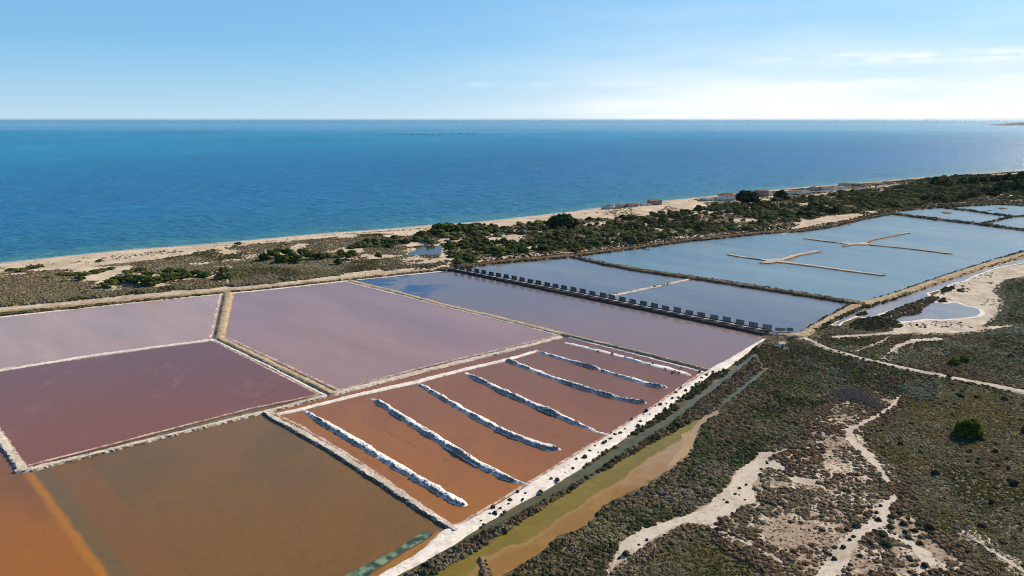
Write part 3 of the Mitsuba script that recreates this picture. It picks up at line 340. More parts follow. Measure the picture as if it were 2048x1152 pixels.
def m_dike(p, n, uv):
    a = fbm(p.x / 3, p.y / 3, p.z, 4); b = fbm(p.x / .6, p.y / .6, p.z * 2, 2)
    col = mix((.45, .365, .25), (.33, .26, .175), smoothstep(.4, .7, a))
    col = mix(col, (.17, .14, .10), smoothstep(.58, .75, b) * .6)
    return mix((.12, .095, .065), col, smoothstep(.4, .75, n.z + (a - .5) * .3))  # steep sides darkened as wet mud, their shade put into the colour


def m_earth(p, n, uv):
    a = fbm(p.x / 4, p.y / 4, p.z, 4); b = fbm(p.x / .8, p.y / .8, p.z * 2, 2)
    col = mix((.20, .15, .105), (.10, .075, .055), smoothstep(.35, .65, a))
    return mix(col, (.33, .27, .2), smoothstep(.6, .75, b) * .5)


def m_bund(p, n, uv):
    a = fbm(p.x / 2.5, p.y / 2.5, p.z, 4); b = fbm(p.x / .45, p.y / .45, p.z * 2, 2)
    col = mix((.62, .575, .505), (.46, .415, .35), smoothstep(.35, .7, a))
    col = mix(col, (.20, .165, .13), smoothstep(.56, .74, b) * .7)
    return mix((.10, .085, .07), col, smoothstep(.45, .8, n.z + (a - .5) * .3))  # steep sides: wet mud tone with the shade of the faces painted in


diffuse('mud', lambda p, n, uv: mix((.40, .30, .205), (.30, .215, .14), fbm(p.x / 3, p.y / 3, 0, 3)))
diffuse('crust', lambda p, n, uv: mix((.56, .46, .40), (.30, .19, .15), smoothstep(.35, .7, fbm(p.x / 1.2, p.y / 1.2, 0, 3))))
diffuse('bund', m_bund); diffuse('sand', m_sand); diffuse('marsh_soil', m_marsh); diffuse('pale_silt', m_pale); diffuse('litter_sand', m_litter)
diffuse('dark_stone', lambda p, n, uv: mix((.10, .09, .08), (.045, .04, .037), fbm(p.x, p.y, p.z * 2, 3)))
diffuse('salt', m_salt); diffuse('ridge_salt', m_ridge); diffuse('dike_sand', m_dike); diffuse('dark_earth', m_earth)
bsdf('leaf_thin', {'type': 'principledthin', 'base_color': {'type': 'mesh_attribute', 'name': 'vertex_color'}, 'roughness': .8, 'spec_trans': 0.0, 'diff_trans': .9})
bsdf('leaf', {'type': 'twosided', 'bsdf': {'type': 'diffuse', 'reflectance': {'type': 'mesh_attribute', 'name': 'vertex_color'}}})


def water(name, colour, alpha, height=None, eps=.2, ior=1.33):
    d = {'type': 'roughplastic', 'diffuse_reflectance': proc(colour), 'alpha': alpha, 'int_ior': ior, 'distribution': 'ggx'}
    if height: d = {'type': 'bumpmap', 'arbitrary': proc(height, eps), 'scale': 1.0, 'bsdf': d}
    return bsdf(name, {'type': 'twosided', 'bsdf': d})


def line_d(p, a, b):
    (x0, y0), (x1, y1) = a, b
    L = math.hypot(x1 - x0, y1 - y0)
    return ((p.y - y0) * (x1 - x0) - (p.x - x0) * (y1 - y0)) / L


def pond_colour(c0, c1, scale=22.0, grain=.10, stretch=3.0):
    def fn(p, n, uv):
        u = p.x * .72 + p.y * .69; v = -p.x * .69 + p.y * .72
        a = fbm(u / scale, v / (scale * stretch), 1, 4); b = fbm(p.x / 1.3, p.y / 1.3, 2, 2)
        return mix(c0, c1, smoothstep(.3, .7, a)) * (1 + grain * (b - .5)) * (.86 + .28 * fbm(u / (scale * .35), v / (scale * 1.8), 7, 4))
    return fn


def ripple(h, wave):
    return lambda p, n, uv: h * (noise(p.x / wave, p.y / wave * .8, 1) + .5 * noise(p.x / wave * 2.1 + 7, p.y / wave * 2.3, 2))


K = PTS['kline']


def c_brine(p, n, uv):
    d = line_d(p, K[0], K[1]); e = line_d(p, K[2], K[3]); f = line_d(p, K[4], K[5])
    w = (fbm(p.x / 5, p.y / 5, 0, 3) - .5)
    d = d + w * .9
    a = fbm(p.x / 15, p.y / 24, 2, 4); g = fbm(p.x / .9, p.y / .9, 3, 2)
    col = mix((.150, .095, .034), (.178, .102, .032), smoothstep(.35, .65, a))
    col = mix(col, (.18, .095, .026), smoothstep(60., 10., p.y - 150.) * .6)
    col = mix((.185, .095, .030), col, smoothstep(-.4, .4, f + w * .6))
    col = mix((.150, .102, .038), col, smoothstep(-.5, .5, e + w * .6))
    col = mix((.36, .15, .018), col, smoothstep(-.5, .9, d))
    left = mix((.29, .112, .014), (.20, .086, .024), smoothstep(160., 190., p.y + w * 20))
    col = mix(left, col, smoothstep(-2.8, -1.0, d))
    return col * (1 + .16 * (g - .5))


J0, J1 = PTS['jgrad']


def c_red(p, n, uv):
    t = ((p.x - J0[0]) * (J1[0] - J0[0]) + (p.y - J0[1]) * (J1[1] - J0[1])) / ((J1[0] - J0[0]) ** 2 + (J1[1] - J0[1]) ** 2)
    a = fbm(p.x / 9, p.y / 16, 2, 4); g = fbm(p.x / .8, p.y / .8, 3, 2)
    t = t + (a - .5) * .35
    fur = mi.Float(0)
    for (x0, y0), (x1, y1) in PTS['furrows']:
        L = math.hypot(x1 - x0, y1 - y0); u = ((p.x - x0) * (x1 - x0) + (p.y - y0) * (y1 - y0)) / L; v = ((p.y - y0) * (x1 - x0) - (p.x - x0) * (y1 - y0)) / L
        v = v + (fbm(p.x / 4, p.y / 4, 6, 2) - .5) * 1.2
        fur = dr.maximum(fur, smoothstep(.35, .05, dr.abs(v)) * smoothstep(-1., 4., u) * smoothstep(L + 1, L - 4, u))
    col = mix((.305, .128, .032), (.24, .104, .043), smoothstep(.0, .45, t))
    col = mix(col, (.178, .083, .054), smoothstep(.4, 1.0, t)) * (1 - .35 * fur * smoothstep(.35, .6, fbm(p.x / 2, p.y / 2, 8, 3)))
    return col * (1 + .16 * (g - .5))


def c_maroon(p, n, uv):
    a = fbm(p.x / 12, p.y / 22, 2, 4); g = fbm(p.x / 3, p.y / 4, 3, 3)
    col = mix((.20, .080, .050), (.16, .074, .056), smoothstep(210., 300., p.y))
    pale = smoothstep(.54, .72, a) * smoothstep(.4, .65, g)
    return mix(col, (.24, .11, .10), pale * .4)


water('brine_brown', c_brine, .06)
water('brine_red', c_red, .07)
water('brine_maroon', c_maroon, .05)
water('brine_pink', pond_colour((.27, .18, .19), (.305, .20, .192), 30), .06)
water('brine_lilac', pond_colour((.37, .275, .265), (.41, .295, .26), 26), .06)


def c_violet(p, n, uv):
    a = fbm(p.x / 14, p.y / 14, 1, 4)
    sky_patch = smoothstep(.43, .57, a + smoothstep(55., 0., dr.abs(p.x + 72.) + dr.abs(p.y - 440.) * .6) * .22 - .11) * smoothstep(-30., -62., p.x)  # patch where the mirrored dark sky is painted into the water colour
    col = mix((.155, .130, .140), (.215, .145, .140), smoothstep(420., 330., p.y + (a - .5) * 40))
    return mix(col, (.02, .05, .14), sky_patch)


water('brine_violet', c_violet, .015)
water('brine_slate', pond_colour((.125, .135, .165), (.165, .165, .18), 24, .05), .02)
water('pond_blue', pond_colour((.13, .215, .285), (.17, .25, .30), 40, .05), .06, ripple(.16, 1.8))
OL = PTS['ochre_line']


def c_lagoon(p, n, uv):
    y = mi.Float(OL[0][1])
    for (x0, y0), (x1, y1) in zip(OL[:-1], OL[1:]): y = dr.select(p.x >= x0, y0 + (p.x - x0) * ((y1 - y0) / (x1 - x0)), y)
    w = fbm(p.x / 4, p.y / 4, 0, 4) - .5
    d = (p.y - y) * .6 + w * 2.0
    a = fbm(p.x / 5, p.y / 5, 1, 4)
    ol = mix((.165, .132, .016), (.195, .150, .022), smoothstep(.3, .7, a))
    oc = mix((.285, .165, .040), (.25, .14, .034), smoothstep(.35, .65, a))
    oc = mix(oc, (.33, .235, .145), smoothstep(180., 222., p.y + w * 30))
    oc = mix(oc, (.34, .25, .13), smoothstep(1.0, 0., dr.abs(d + .6)) * .35)
    return mix(oc, ol, smoothstep(-.5, .5, d)) * (.92 + .16 * fbm(p.x / .8, p.y / .8, 2, 2))


water('olive_water', c_lagoon, .06)
water('ditch_water', pond_colour((.075, .080, .032), (.10, .10, .045), 5, .1), .05)


def c_ochre(p, n, uv):
    a = fbm(p.x / 5, p.y / 5, 1, 4)
    col = mix((.31, .155, .035), (.27, .135, .028), smoothstep(.35, .65, a))
    return mix(col, (.34, .235, .145), smoothstep(185., 220., p.y + (a - .5) * 30))


water('ochre_shallow', c_ochre, .09)
water('marsh_water', pond_colour((.22, .21, .23), (.27, .25, .26), 9, .05), .05)
water('dune_water', pond_colour((.035, .035, .018), (.05, .045, .02), 9, .05), .02)
water('algae_green', pond_colour((.04, .075, .055), (.16, .26, .18), 1.3, .6, 1.4), .1)

COAST = [(-3000, -2250)] + PTS['coast'] + [(1500, 1770), (4000, 3300)]
coast_line = sg.LineString(COAST)
land = sg.Polygon(COAST + [(4000, -3000), (-3000, -3000)])


def coast_d(q):
    """Distance inland from the shore, negative at sea."""
    d = sh.distance(coast_line, sh.points(q)); return np.where(sh.contains_xy(land, q[:, 0], q[:, 1]), d, -d)


CS = np.array(COAST)


def c_sea(p, n, uv):
    # shoreline as y over x, near enough for the bands of shallow water along the beach
    y = mi.Float(0)
    for (x0, y0), (x1, y1) in zip(COAST[:-1], COAST[1:]):
        s = (y1 - y0) / (x1 - x0)
        y = dr.select((p.x >= x0) & (p.x < x1), y0 + (p.x - x0) * s, y)
    d = (p.y - y) * .75
    w = fbm(p.x / 60, p.y / 60, 0, 3) - .5
    col = mix((.045, .215, .275), (.006, .155, .30), smoothstep(4., 60., d + w * 30))
    col = mix(col, (.004, .155, .37), smoothstep(40., 330., d + w * 160))
    col = mix(col, (.012, .25, .47), smoothstep(400., 2500., d))
    streak = fbm(p.x / 420, p.y / 900, 4, 4)
    grain = noise(p.x / 5.5, p.y / 4.5, 3) + noise(p.x / 14., p.y / 9., 6) - 1  # shading of the wave facets, painted into the water colour
    col = col * (1 + .35 * (streak - .5)) * (1 + .22 * grain * smoothstep(4500., 700., d))
    foam = smoothstep(3.0, .3, dr.abs(d - 2.0 + w * 5))
    return mix(col, (.5, .56, .55), foam * .7)


def h_sea(p, n, uv):
    return (.75 * noise(p.x / 5.2 + p.y * .05, p.y / 3.4, 0) + .3 * noise(p.x / 2.1, p.y / 1.6, 5) + 1.3 * noise(p.x / 17., p.y / 10., 9)) * smoothstep(9000., 1500., p.y)


def slick(p, n, uv):
    a = fbm(p.x / 5200 + 3.1, p.y / 1500, 2, 4); b = fbm(p.x / 9000 + 1.7, p.y / 2600, 6, 3)
    far = smoothstep(5200., 8200., p.y + p.x * .12 + (a - .5) * 5000)
    return far * (.60 + .4 * smoothstep(.42, .6, b) * smoothstep(30000., 14000., p.y)) * (1 - .5 * smoothstep(-2000., 9000., p.x - p.y * .2))


rough_sea = {'type': 'bumpmap', 'arbitrary': proc(h_sea, .4), 'scale': 1.0, 'bsdf': {'type': 'roughplastic', 'diffuse_reflectance': proc(c_sea), 'alpha': .11, 'int_ior': 1.33, 'distribution': 'ggx'}}
calm_sea = {'type': 'roughplastic', 'diffuse_reflectance': rgb(.10, .30, .50), 'alpha': .06, 'int_ior': 1.33, 'distribution': 'ggx'}
bsdf('sea_water', {'type': 'twosided', 'bsdf': {'type': 'blendbsdf', 'weight': proc(slick), 'a': rough_sea, 'b': calm_sea}})

# ------------------------------------------------------------------ the setting
xs = np.r_[-np.geomspace(99000, 500, 26), np.linspace(-450, 1100, 20), np.geomspace(1200, 99000, 26)]
ys = np.r_[-3000, -1000, np.linspace(0, 1600, 18), np.geomspace(1700, 120000, 36)]
X, Y = np.meshgrid(xs, ys)


def grid_faces(ny, nx):
    i = np.arange(ny * nx).reshape(ny, nx)
    a, b, c, d = i[:-1, :-1].ravel(), i[:-1, 1:].ravel(), i[1:, 1:].ravel(), i[1:, :-1].ravel()
    return np.vstack([np.c_[a, b, c], np.c_[a, c, d]])


struct('sea', (np.c_[X.ravel(), Y.ravel(), np.full(X.size, -.3)], grid_faces(*X.shape)), 'sea_water', 'blue sea reaching from the beach to the horizon')

line_in = sg.LineString([(-3000, -2500), (-600, 150)] + [(x, y) for x, y, _ in RIB['road']] + [(x, y) for x, y, _ in RIB['E_top']] + [(x, y) for x, y, _ in RIB['G_top'][1:]] + [(1500, 1400), (4000, 2800)])
belt = sg.Polygon(COAST + list(line_in.coords)[::-1]).buffer(0)


dp = rough(P('dune_pond').buffer(-1.0), 3.2, 10, 14)


def ground_z(q):
    q = np.asarray(q, float)[:, :2]
    dc = coast_d(q); inb = sh.contains_xy(belt, q[:, 0], q[:, 1]); dl = sh.distance(line_in, sh.points(q))
    beach = np.clip(-.3 + .05 * dc, -6, .75)
    w = ss(8, 32, dc) * ss(0, 14, dl)
    dune = .15 + w * (.35 + 2.3 * nz(q, 34, 4, 5) ** 1.5 + .7 * nz(q, 9, 3, 8))
    z = np.where(inb, np.minimum(beach, np.where(dc > 8, dune, 9)), -.09)
    z = np.where(inb & (dc > 8), np.minimum(beach, .75) * (1 - ss(8, 30, dc)) + dune * ss(8, 30, dc), z)
    z = np.where(inb, z * ss(0, 8, dl) - .09 * (1 - ss(0, 8, dl)), z)
    z = np.minimum(z, .1 + .16 * sh.distance(dp, sh.points(q))) if True else z
    return np.where(dc < 0, np.minimum(beach, -.3 + .05 * dc), z)


gx = np.r_[np.linspace(-2900, -520, 18), np.arange(-500, 900, 5.0), np.linspace(905, 3900, 40)]
gy = np.r_[np.linspace(-2200, 40, 14), np.arange(60, 1200, 5.0), np.linspace(1206, 3200, 40)]
X, Y = np.meshgrid(gx, gy)
q = np.c_[X.ravel(), Y.ravel()]
gz = ground_z(q); F4 = grid_faces(*X.shape); cc = q[F4].mean(1)
cd = coast_d(cc); keep = cd > -60
sandy = sh.contains_xy(belt.buffer(3), cc[:, 0], cc[:, 1])


def sub(fm):
    f = F4[fm]; u, inv = np.unique(f, return_inverse=True); return np.c_[q[u], gz[u]], inv.reshape(-1, 3)


struct('beach', sub(keep & sandy), 'sand', 'pale sand beach and low dunes between the sea and the salt pans')
struct('ground', sub(keep & ~sandy), 'marsh_soil', 'flat brown marsh soil under the pans and scrub')

# salt pans: level water sheets that run under the dikes
W0 = .05
PANS = [('A', 'brine_lilac', 'pale lilac grey brine pan at the left edge above the maroon pan', 1.0), ('B', 'brine_pink', 'large pink lilac brine pan in the middle', 1.0),
        ('C', 'brine_maroon', 'dark maroon brine pan at the left', 1.0), ('D', 'brine_violet', 'violet grey brine pan beside the row of mesh panels', 1.0),
        ('E1', 'brine_slate', 'slate blue pan behind the far half of the mesh panels', 1.2), ('E2', 'brine_slate', 'slate blue pan behind the near half of the mesh panels', 1.2),
        ('F', 'pond_blue', 'wide blue pan with branching sand spits', 2.0), ('G1', 'pond_blue', 'small blue pan with one dark islet far right', 2.0),
        ('G2', 'pond_blue', 'farthest blue pan below the white fence', 2.0), ('G3', 'pond_blue', 'blue pan cut by the right edge of the picture', 2.0),
        ('J', 'brine_red', 'rust red crystallising pan with white salt ridges', 1.0), ('K', 'brine_brown', 'brown and orange brine pan in the bottom left corner', 0.8)]
for n, m, lab, g in PANS:
    struct('salt_pan', flat(P(n).buffer(g), W0), m, lab, False)
struct('ditch', flat(rough(P('ditch').buffer(.1), .5, 5, 3), W0), 'ditch_water', 'narrow olive ditch along the white salt bank', False)
struct('ditch', flat(rough(P('ditch2').buffer(.3), .6, 4, 4), W0), 'ditch_water', 'short grey green ditch in the scrub below the hut', False)
struct('lagoon', flat(rough(P('lagoon').buffer(.6), 1.1, 4, 5, .6), W0), 'olive_water', 'long olive and ochre lagoon at the bottom', False)
struct('mudflat', flat(rough(P('sand_spot'), .6, 3, 7), W0 + .06), 'mud', 'pale silt at the upper end of the lagoon', False)
struct('salt_flat', flat(rough(P('S1'), 2.0, 14, 8), .0), 'pale_silt', 'pale sand flat around the marsh pond right of centre', False)
for n in ('H', 'I'):
    struct('salt_rim', flat(rough(P(n).buffer(2.2 if n == 'I' else 1.6), 1.0, 8, 9), .03), 'salt', 'white salt rim around the marsh water', False)
    struct('marsh_pond', flat(rough(P(n).buffer(.3), .7, 8, 10), .06), 'marsh_water', {'H': 'lilac grey water strip beside the dirt road dike', 'I': 'lilac grey pond on the pale sand flat'}[n], False)
struct('salt_flat', flat(rough(unary_union([P('W'), P('W2'), P('W3'), P('spot1'), P('spot2'), P('spot3'), P('spot4')]), 1.0, 5, 11, .5), .03), 'pale_silt', 'bare white salt flat winding through the scrub at the bottom', False)
struct('salt_flat', flat(rough(P('Z'), 3.0, 10, 12, 1.0), .0), 'litter_sand', 'sandy open ground with scattered shrubs at the bottom right', False)
struct('sand_flat', flat(rough(P('sand_far'), 3.0, 30, 13), .1), 'pale_silt', 'pale sand flat at the foot of the far trees', False)
pz = .32
tracks = unary_union([ribbon(n, 1.1) for n in ('track1', 'track2', 'track3', 'track_up', 'track_low', 'track_side', 'track_thin', 'track_sand')])
struct('sand_track', flat(rough(tracks.buffer(.25), 1.2, 3.5, 15, .4), .06), 'pale_silt', 'pale sand tracks winding through the marsh scrub', False)


for n, lab in [('A', 'lilac pan'), ('B', 'pink pan'), ('C', 'maroon pan'), ('J', 'rust red pan')]:
    g = P(n).buffer(.25).difference(rough(P(n).buffer(-.75), .55, 2.5, 70, .6))
    struct('salt_crust', flat(g, W0 + .03), 'crust', 'thin salt crust along the shore of the ' + lab, False)
struct('salt_flat', flat(rough(unary_union([P('W'), P('W2'), P('W3'), tracks]).buffer(2.2), 2.4, 4, 71, .5), -.03), 'litter_sand', 'sandy fringe of the bare flats and tracks in the scrub', False)


def bank(h, slope, amp=.15, wave=2.5, seed=0):
    return lambda q, d: -.1 + (h + .1) * ss(0, slope, d) + amp * ss(0, slope * .6, d) * (nz(q, wave, 3, seed) - .5) * 2


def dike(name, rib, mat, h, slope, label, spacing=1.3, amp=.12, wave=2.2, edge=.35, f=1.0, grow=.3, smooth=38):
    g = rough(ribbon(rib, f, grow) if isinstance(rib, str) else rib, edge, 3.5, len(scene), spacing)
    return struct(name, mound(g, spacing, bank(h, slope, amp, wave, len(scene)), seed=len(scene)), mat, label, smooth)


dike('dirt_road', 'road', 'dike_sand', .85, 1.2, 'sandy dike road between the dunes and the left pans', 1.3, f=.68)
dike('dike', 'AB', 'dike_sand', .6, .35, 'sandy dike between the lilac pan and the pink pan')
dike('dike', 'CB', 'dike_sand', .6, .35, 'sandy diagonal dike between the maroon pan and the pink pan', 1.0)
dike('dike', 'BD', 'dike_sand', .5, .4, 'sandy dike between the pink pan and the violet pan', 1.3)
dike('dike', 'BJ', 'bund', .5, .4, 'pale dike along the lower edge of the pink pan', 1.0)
for n, lab in [('AB_wall', 'low white salt wall along the right side of the lilac pan'), ('walk_A', 'white salt edge on the far side of the lilac pan'), ('walk_B', 'white salt edge on the far side of the pink pan'),
               ('walk_D', 'white salt edge on the far side of the violet pan'), ('BD_salt', 'white salt wall along the far right side of the pink pan'),
               ('CB_salt', 'white salt edge along the upper right side of the maroon pan'), ('D_salt', 'white salt wall along the near side of the violet pan')]:
    dike('salt_wall', n, 'salt', .24, .14, lab, .6, .05, 1.5, .2, .75, .1)
dike('dike', 'CA', 'salt', .55, .5, 'narrow salt crusted dike between the lilac pan and the maroon pan', .9, .12, 1.5, .3, .85, .1)
dike('dike', 'J_north', 'salt', .4, .5, 'white salt dike along the upper edge of the rust red pan', .7, .2, 1.4, .4, .9, .1)
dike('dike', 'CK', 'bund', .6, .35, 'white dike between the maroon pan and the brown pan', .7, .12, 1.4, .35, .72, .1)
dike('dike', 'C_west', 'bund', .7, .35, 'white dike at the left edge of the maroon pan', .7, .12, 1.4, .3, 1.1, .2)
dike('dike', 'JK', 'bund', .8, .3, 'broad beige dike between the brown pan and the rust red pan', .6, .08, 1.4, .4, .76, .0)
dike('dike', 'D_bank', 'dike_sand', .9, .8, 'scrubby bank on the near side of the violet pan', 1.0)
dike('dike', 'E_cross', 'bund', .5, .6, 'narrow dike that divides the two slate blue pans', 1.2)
dike('dike', 'EF', 'dark_earth', 1.2, 1.6, 'dark scrubby dike between the slate blue pans and the wide blue pan', 1.6)
dike('dike', 'E_top', 'dark_earth', 1.2, 2.5, 'dark bank along the far side of the blue pans', 2.6)
dike('dike', unary_union([ribbon(n, .75) for n in ('FG', 'G13', 'G12', 'G_top')]), 'dark_earth', 1.3, 2.5, 'dark dikes between the far right pans', 3.5)
dike('dirt_road', 'dirt_road', 'dike_sand', .9, .8, 'sandy dirt road on the dike at the right', 1.0, f=1.25)
dike('path', 'path', 'pale_silt', .12, .5, 'pale footpath running to the right edge', 1.0, .03, f=1.0)
struct('salt_bank', mound(rough(P('salt_bank'), .35, 3, 21, .6), .7, bank(.55, 1.0, .12, 1.6, 3), seed=3), 'salt', 'broad white salt bank along the rust red pan')
struct('shore', flat(rough(P('pink_shore'), .4, 3, 22), W0 + .04), 'ochre_shallow', 'pinkish shallow shore beside the green algae strip', False)
struct('algae', flat(rough(P('algae'), .5, 2.5, 23, .4), W0 + .08), 'algae_green', 'green algae strip in the corner of the brown pan', False)
struct('spit', mound(rough(P('spit').buffer(.3), .4, 2, 24, .5), .6, bank(.5, .6, .2, 1), seed=5), 'dark_earth', 'little earth spit in the olive lagoon')
for n, lab in [('isl1', 'nearer branching sand spit in the wide blue pan'), ('isl2', 'farther branching sand spit in the wide blue pan'), ('isl2b', 'thin sand bar running right from the farther spit')]:
    g = P(n) if n in POLY else ribbon(n, .8)
    struct('sand_spit', mound(rough(g.buffer(.4), .6, 7, 25), 1.6, bank(.55, 1.0, .1, 3), seed=6), 'dark_earth', lab)
    struct('sand_spit', flat(rough(g.buffer(-1.5), .8, 6, 26), .66), 'pale_silt', lab + ', bare sandy top', False)
for n, lab in [('isl3', 'dark islet in the small far right pan'), ('isl4', 'dark islet in the farthest pan, the larger one'), ('isl5', 'dark islet in the farthest pan, the smaller one')]:
    struct('islet', mound(rough(P(n), 1.5, 8, 27), 1.5, bank(.8, 2.0, .4, 3), seed=7), 'dark_earth', lab)
pd = P('panel_dike')
struct('stone_dike', mound(sh.segmentize(pd, 2.0), 1.0, lambda q, d: -.1 + 1.32 * ss(0, .2, d), seed=8), 'dark_stone', 'straight dark walled dike that carries the mesh panels', 20)
mid_l = sg.LineString([((a[0] + a[2]) / 2, (a[1] + a[3]) / 2) for a in PTS['panels'][:-2]])
struct('dike_top', flat(rough(mid_l.buffer(1.5, cap_style=2).intersection(pd.buffer(-.15)), .3, 3, 29), 1.27), 'bund', 'pale strip of the dike top under the mesh panels', False)

# sea air
scene['air'] = {'type': 'homogeneous', 'albedo': rgb(.95, .95, .95), 'sigma_t': 2.2e-6, 'phase': {'type': 'hg', 'g': .5}}
scene['haze'] = {'type': 'cube', 'to_world': T().translate([0, 59000, 39]).scale([100000, 66000, 64]), 'bsdf': {'type': 'null'}, 'interior': {'type': 'ref', 'id': 'air'}}
scene['camera']['medium'] = {'type': 'ref', 'id': 'air'}
labels['haze'] = {'label': 'thin sea air over the whole scene', 'kind': 'stuff'}

# headland far out
hx = np.linspace(0, 1, 60)
pts = []
for i in range(6):
    for t in hx:
        pts.append((8150 + t * 3800 + i * 60, 12300 + i * 260 + t * 900, -.3))
hp = np.array(pts); prof = np.interp(np.tile(hx, 6), [0, .03, .09, .13, .2, .3, .6, 1], [0, 12, 26, 44, 52, 66, 74, 78])
hp[:, 2] += prof * np.repeat([0, .7, 1, .95, .6, 0], 60) * (.75 + .5 * meshkit.fbm(hp / 180, 3, 4))
bsdf('far_hill', {'type': 'diffuse', 'reflectance': rgb(.20, .22, .27)})  # grey blue carries the haze of distance in the colour
struct('hills', (hp, grid_faces(6, 60)), 'far_hill', 'low headland on the horizon at the right edge')

# dune pond
struct('pond', flat(dp, pz), 'dune_water', 'small pond among the dunes behind the pans', False)

# ------------------------------------------------------------------ salt ridges
RID = [('R1', 'nearest long white salt ridge in the rust red pan', 1.35), ('R2', 'second salt ridge from the bottom, joined to the white bank', 1.5), ('R3', 'third salt ridge from the bottom, ending short of the bank', 1.5),
       ('R4', 'middle salt ridge of the seven, starting free in the pan', 1.5), ('R5', 'fifth salt ridge from the bottom, joined to the white dike', 1.25), ('R6', 'sixth salt ridge from the bottom, with a gap in its middle', 1.35),
       ('R7', 'farthest salt ridge, low and flat with shrubs on its end', .45)]
for i, (n, lab, h) in enumerate(RID):
    g = rough(ribbon(n, .84, .15), .65, 2.8, 40 + i, .6)

    cl = sg.LineString([(x, y) for x, y, _ in RIB[n]])

    def zf(q, d, h=h, i=i, cl=cl):
        c = sh.get_coordinates(sh.line_interpolate_point(cl, sh.line_locate_point(cl, sh.points(q))))
        left = ((q - c) * [-.73, -.68]).sum(1)
        big = nz(q, 8, 3, i) - .5; mid = nz(q, 2.6, 3, i + 9) - .5
        d = d + mid * .9
        s = np.where(left > .35, ss(.45, 1.15, d), ss(.1, 2.2, d))
        lump = meshkit.fbm(np.c_[q / .9, np.full(len(q), i * 3.1)], 3, 5) - .5
        chunk = np.abs(meshkit.noise(np.c_[q / .5, np.full(len(q), i)], 7) - .5)
        return -.1 + .24 * ss(0, .4, d) + s * h * .70 * (.85 + 1.6 * big) + s * (.9 * lump + .6 * chunk) * min(1, h)
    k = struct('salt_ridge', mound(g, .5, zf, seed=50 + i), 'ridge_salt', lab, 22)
    labels[k] = {'label': lab, 'category': 'salt ridge'}

# ------------------------------------------------------------------ plants: low polygon clumps of leaf facets
def clump(sub, seed, rough_=.32, cut=-.25, squash=1.0, freq=2.2):
    m = trimesh.creation.icosphere(sub)
    v, f = np.array(m.vertices), np.array(m.faces)
    n = meshkit.noise(v * freq + seed * 11.3, seed) - .5
    n2 = np.random.default_rng(seed).uniform(-.5, .5, len(v))
    v = v * (1 + rough_ * (1.5 * n + 1.0 * n2))[:, None]
    v[:, 2] *= squash
    c = v[f].mean(1)
    f = f[c[:, 2] > cut]
    u, inv = np.unique(f, return_inverse=True)
    v = v[u]; v[:, 2] = np.maximum(v[:, 2], cut)
    return v, inv.reshape(-1, 3)


def join(parts):
    V, Fc, at = [], [], 0
    for v, f in parts: V.append(v); Fc.append(f + at); at += len(v)
    return np.vstack(V), np.vstack(Fc)


def multi(seed, k=3, sub=1):
    r = np.random.default_rng(seed); ps = []
    for i in range(k):
        v, f = clump(sub, seed * 10 + i, .38)
        a = r.uniform(0, 6.28); d = .5 * (i > 0)
        s = r.uniform(.5, .8) if i else .75
        ps.append((v * [s, s, s * r.uniform(.8, 1.1)] + [math.cos(a) * d, math.sin(a) * d, .1], f))
    return join(ps)


def tuft(seed, n=9):
    """A tussock of small upright leaf triangles."""
    r = np.random.default_rng(seed); V, Fc = [], []
    for i in range(n):
        a = r.uniform(0, 6.28); d = r.uniform(.1, .75); w = r.uniform(.22, .42); b = a + r.uniform(-1.2, 1.2)
        c = np.array([math.cos(a) * d, math.sin(a) * d, 0]); t = np.array([-math.sin(b), math.cos(b), 0]) * w
        tip = c * 1.25 + [0, 0, r.uniform(.6, 1.05)]
        V += [c - t, c + t, tip]; Fc.append([3 * i, 3 * i + 1, 3 * i + 2])
    return np.array(V), np.array(Fc)


SMALL = [clump(1, s, .42, -.2, .8) for s in range(1, 7)]
MID = [multi(s, 3) for s in range(1, 6)]
TUFT = [tuft(s, 11) for s in range(1, 7)]
ICO = [clump(0, s, .4, -.3, .85) for s in range(20, 26)]


def scatter(g, dens, seed):
    r = np.random.default_rng(seed); out = []
    for p in polys(g):
        x0, y0, x1, y1 = p.bounds; n = r.poisson((x1 - x0) * (y1 - y0) * dens)
        q = np.c_[r.uniform(x0, x1, n), r.uniform(y0, y1, n)]
        out.append(q[sh.contains_xy(p, q[:, 0], q[:, 1])])
    return np.vstack(out) if out else np.zeros((0, 2))


def grow(q, rad, hgt, col, protos, seed, z=None, var=.22):
    """One mesh of plants at the points q with radii, heights and colours."""
    r = np.random.default_rng(seed); V, Fc, C, at = [], [], [], 0
    pick = r.integers(0, len(protos), len(q)); ang = r.uniform(0, 6.28, len(q))
    z = ground_z(q) if z is None else z
    for i, (v, f) in enumerate(protos):
        m = np.nonzero(pick == i)[0]
        if not len(m): continue
        c, s = np.cos(ang[m])[:, None], np.sin(ang[m])[:, None]
        x = v[None, :, 0] * c - v[None, :, 1] * s; y = v[None, :, 0] * s + v[None, :, 1] * c
        P3 = np.stack([x * rad[m][:, None] + q[m, 0][:, None], y * rad[m][:, None] + q[m, 1][:, None], v[None, :, 2] * hgt[m][:, None] + (np.broadcast_to(z, len(q))[m])[:, None]], -1)
        V.append(P3.reshape(-1, 3)); Fc.append((f[None] + (np.arange(len(m)) * len(v))[:, None, None] + at).reshape(-1, 3)); at += len(m) * len(v)
        C.append((col[m][:, None, :] * (1 + var * r.uniform(-1, 1, (len(m), len(v), 1)))).reshape(-1, 3))
    return np.vstack(V), np.vstack(Fc), np.clip(np.vstack(C), .005, .9)


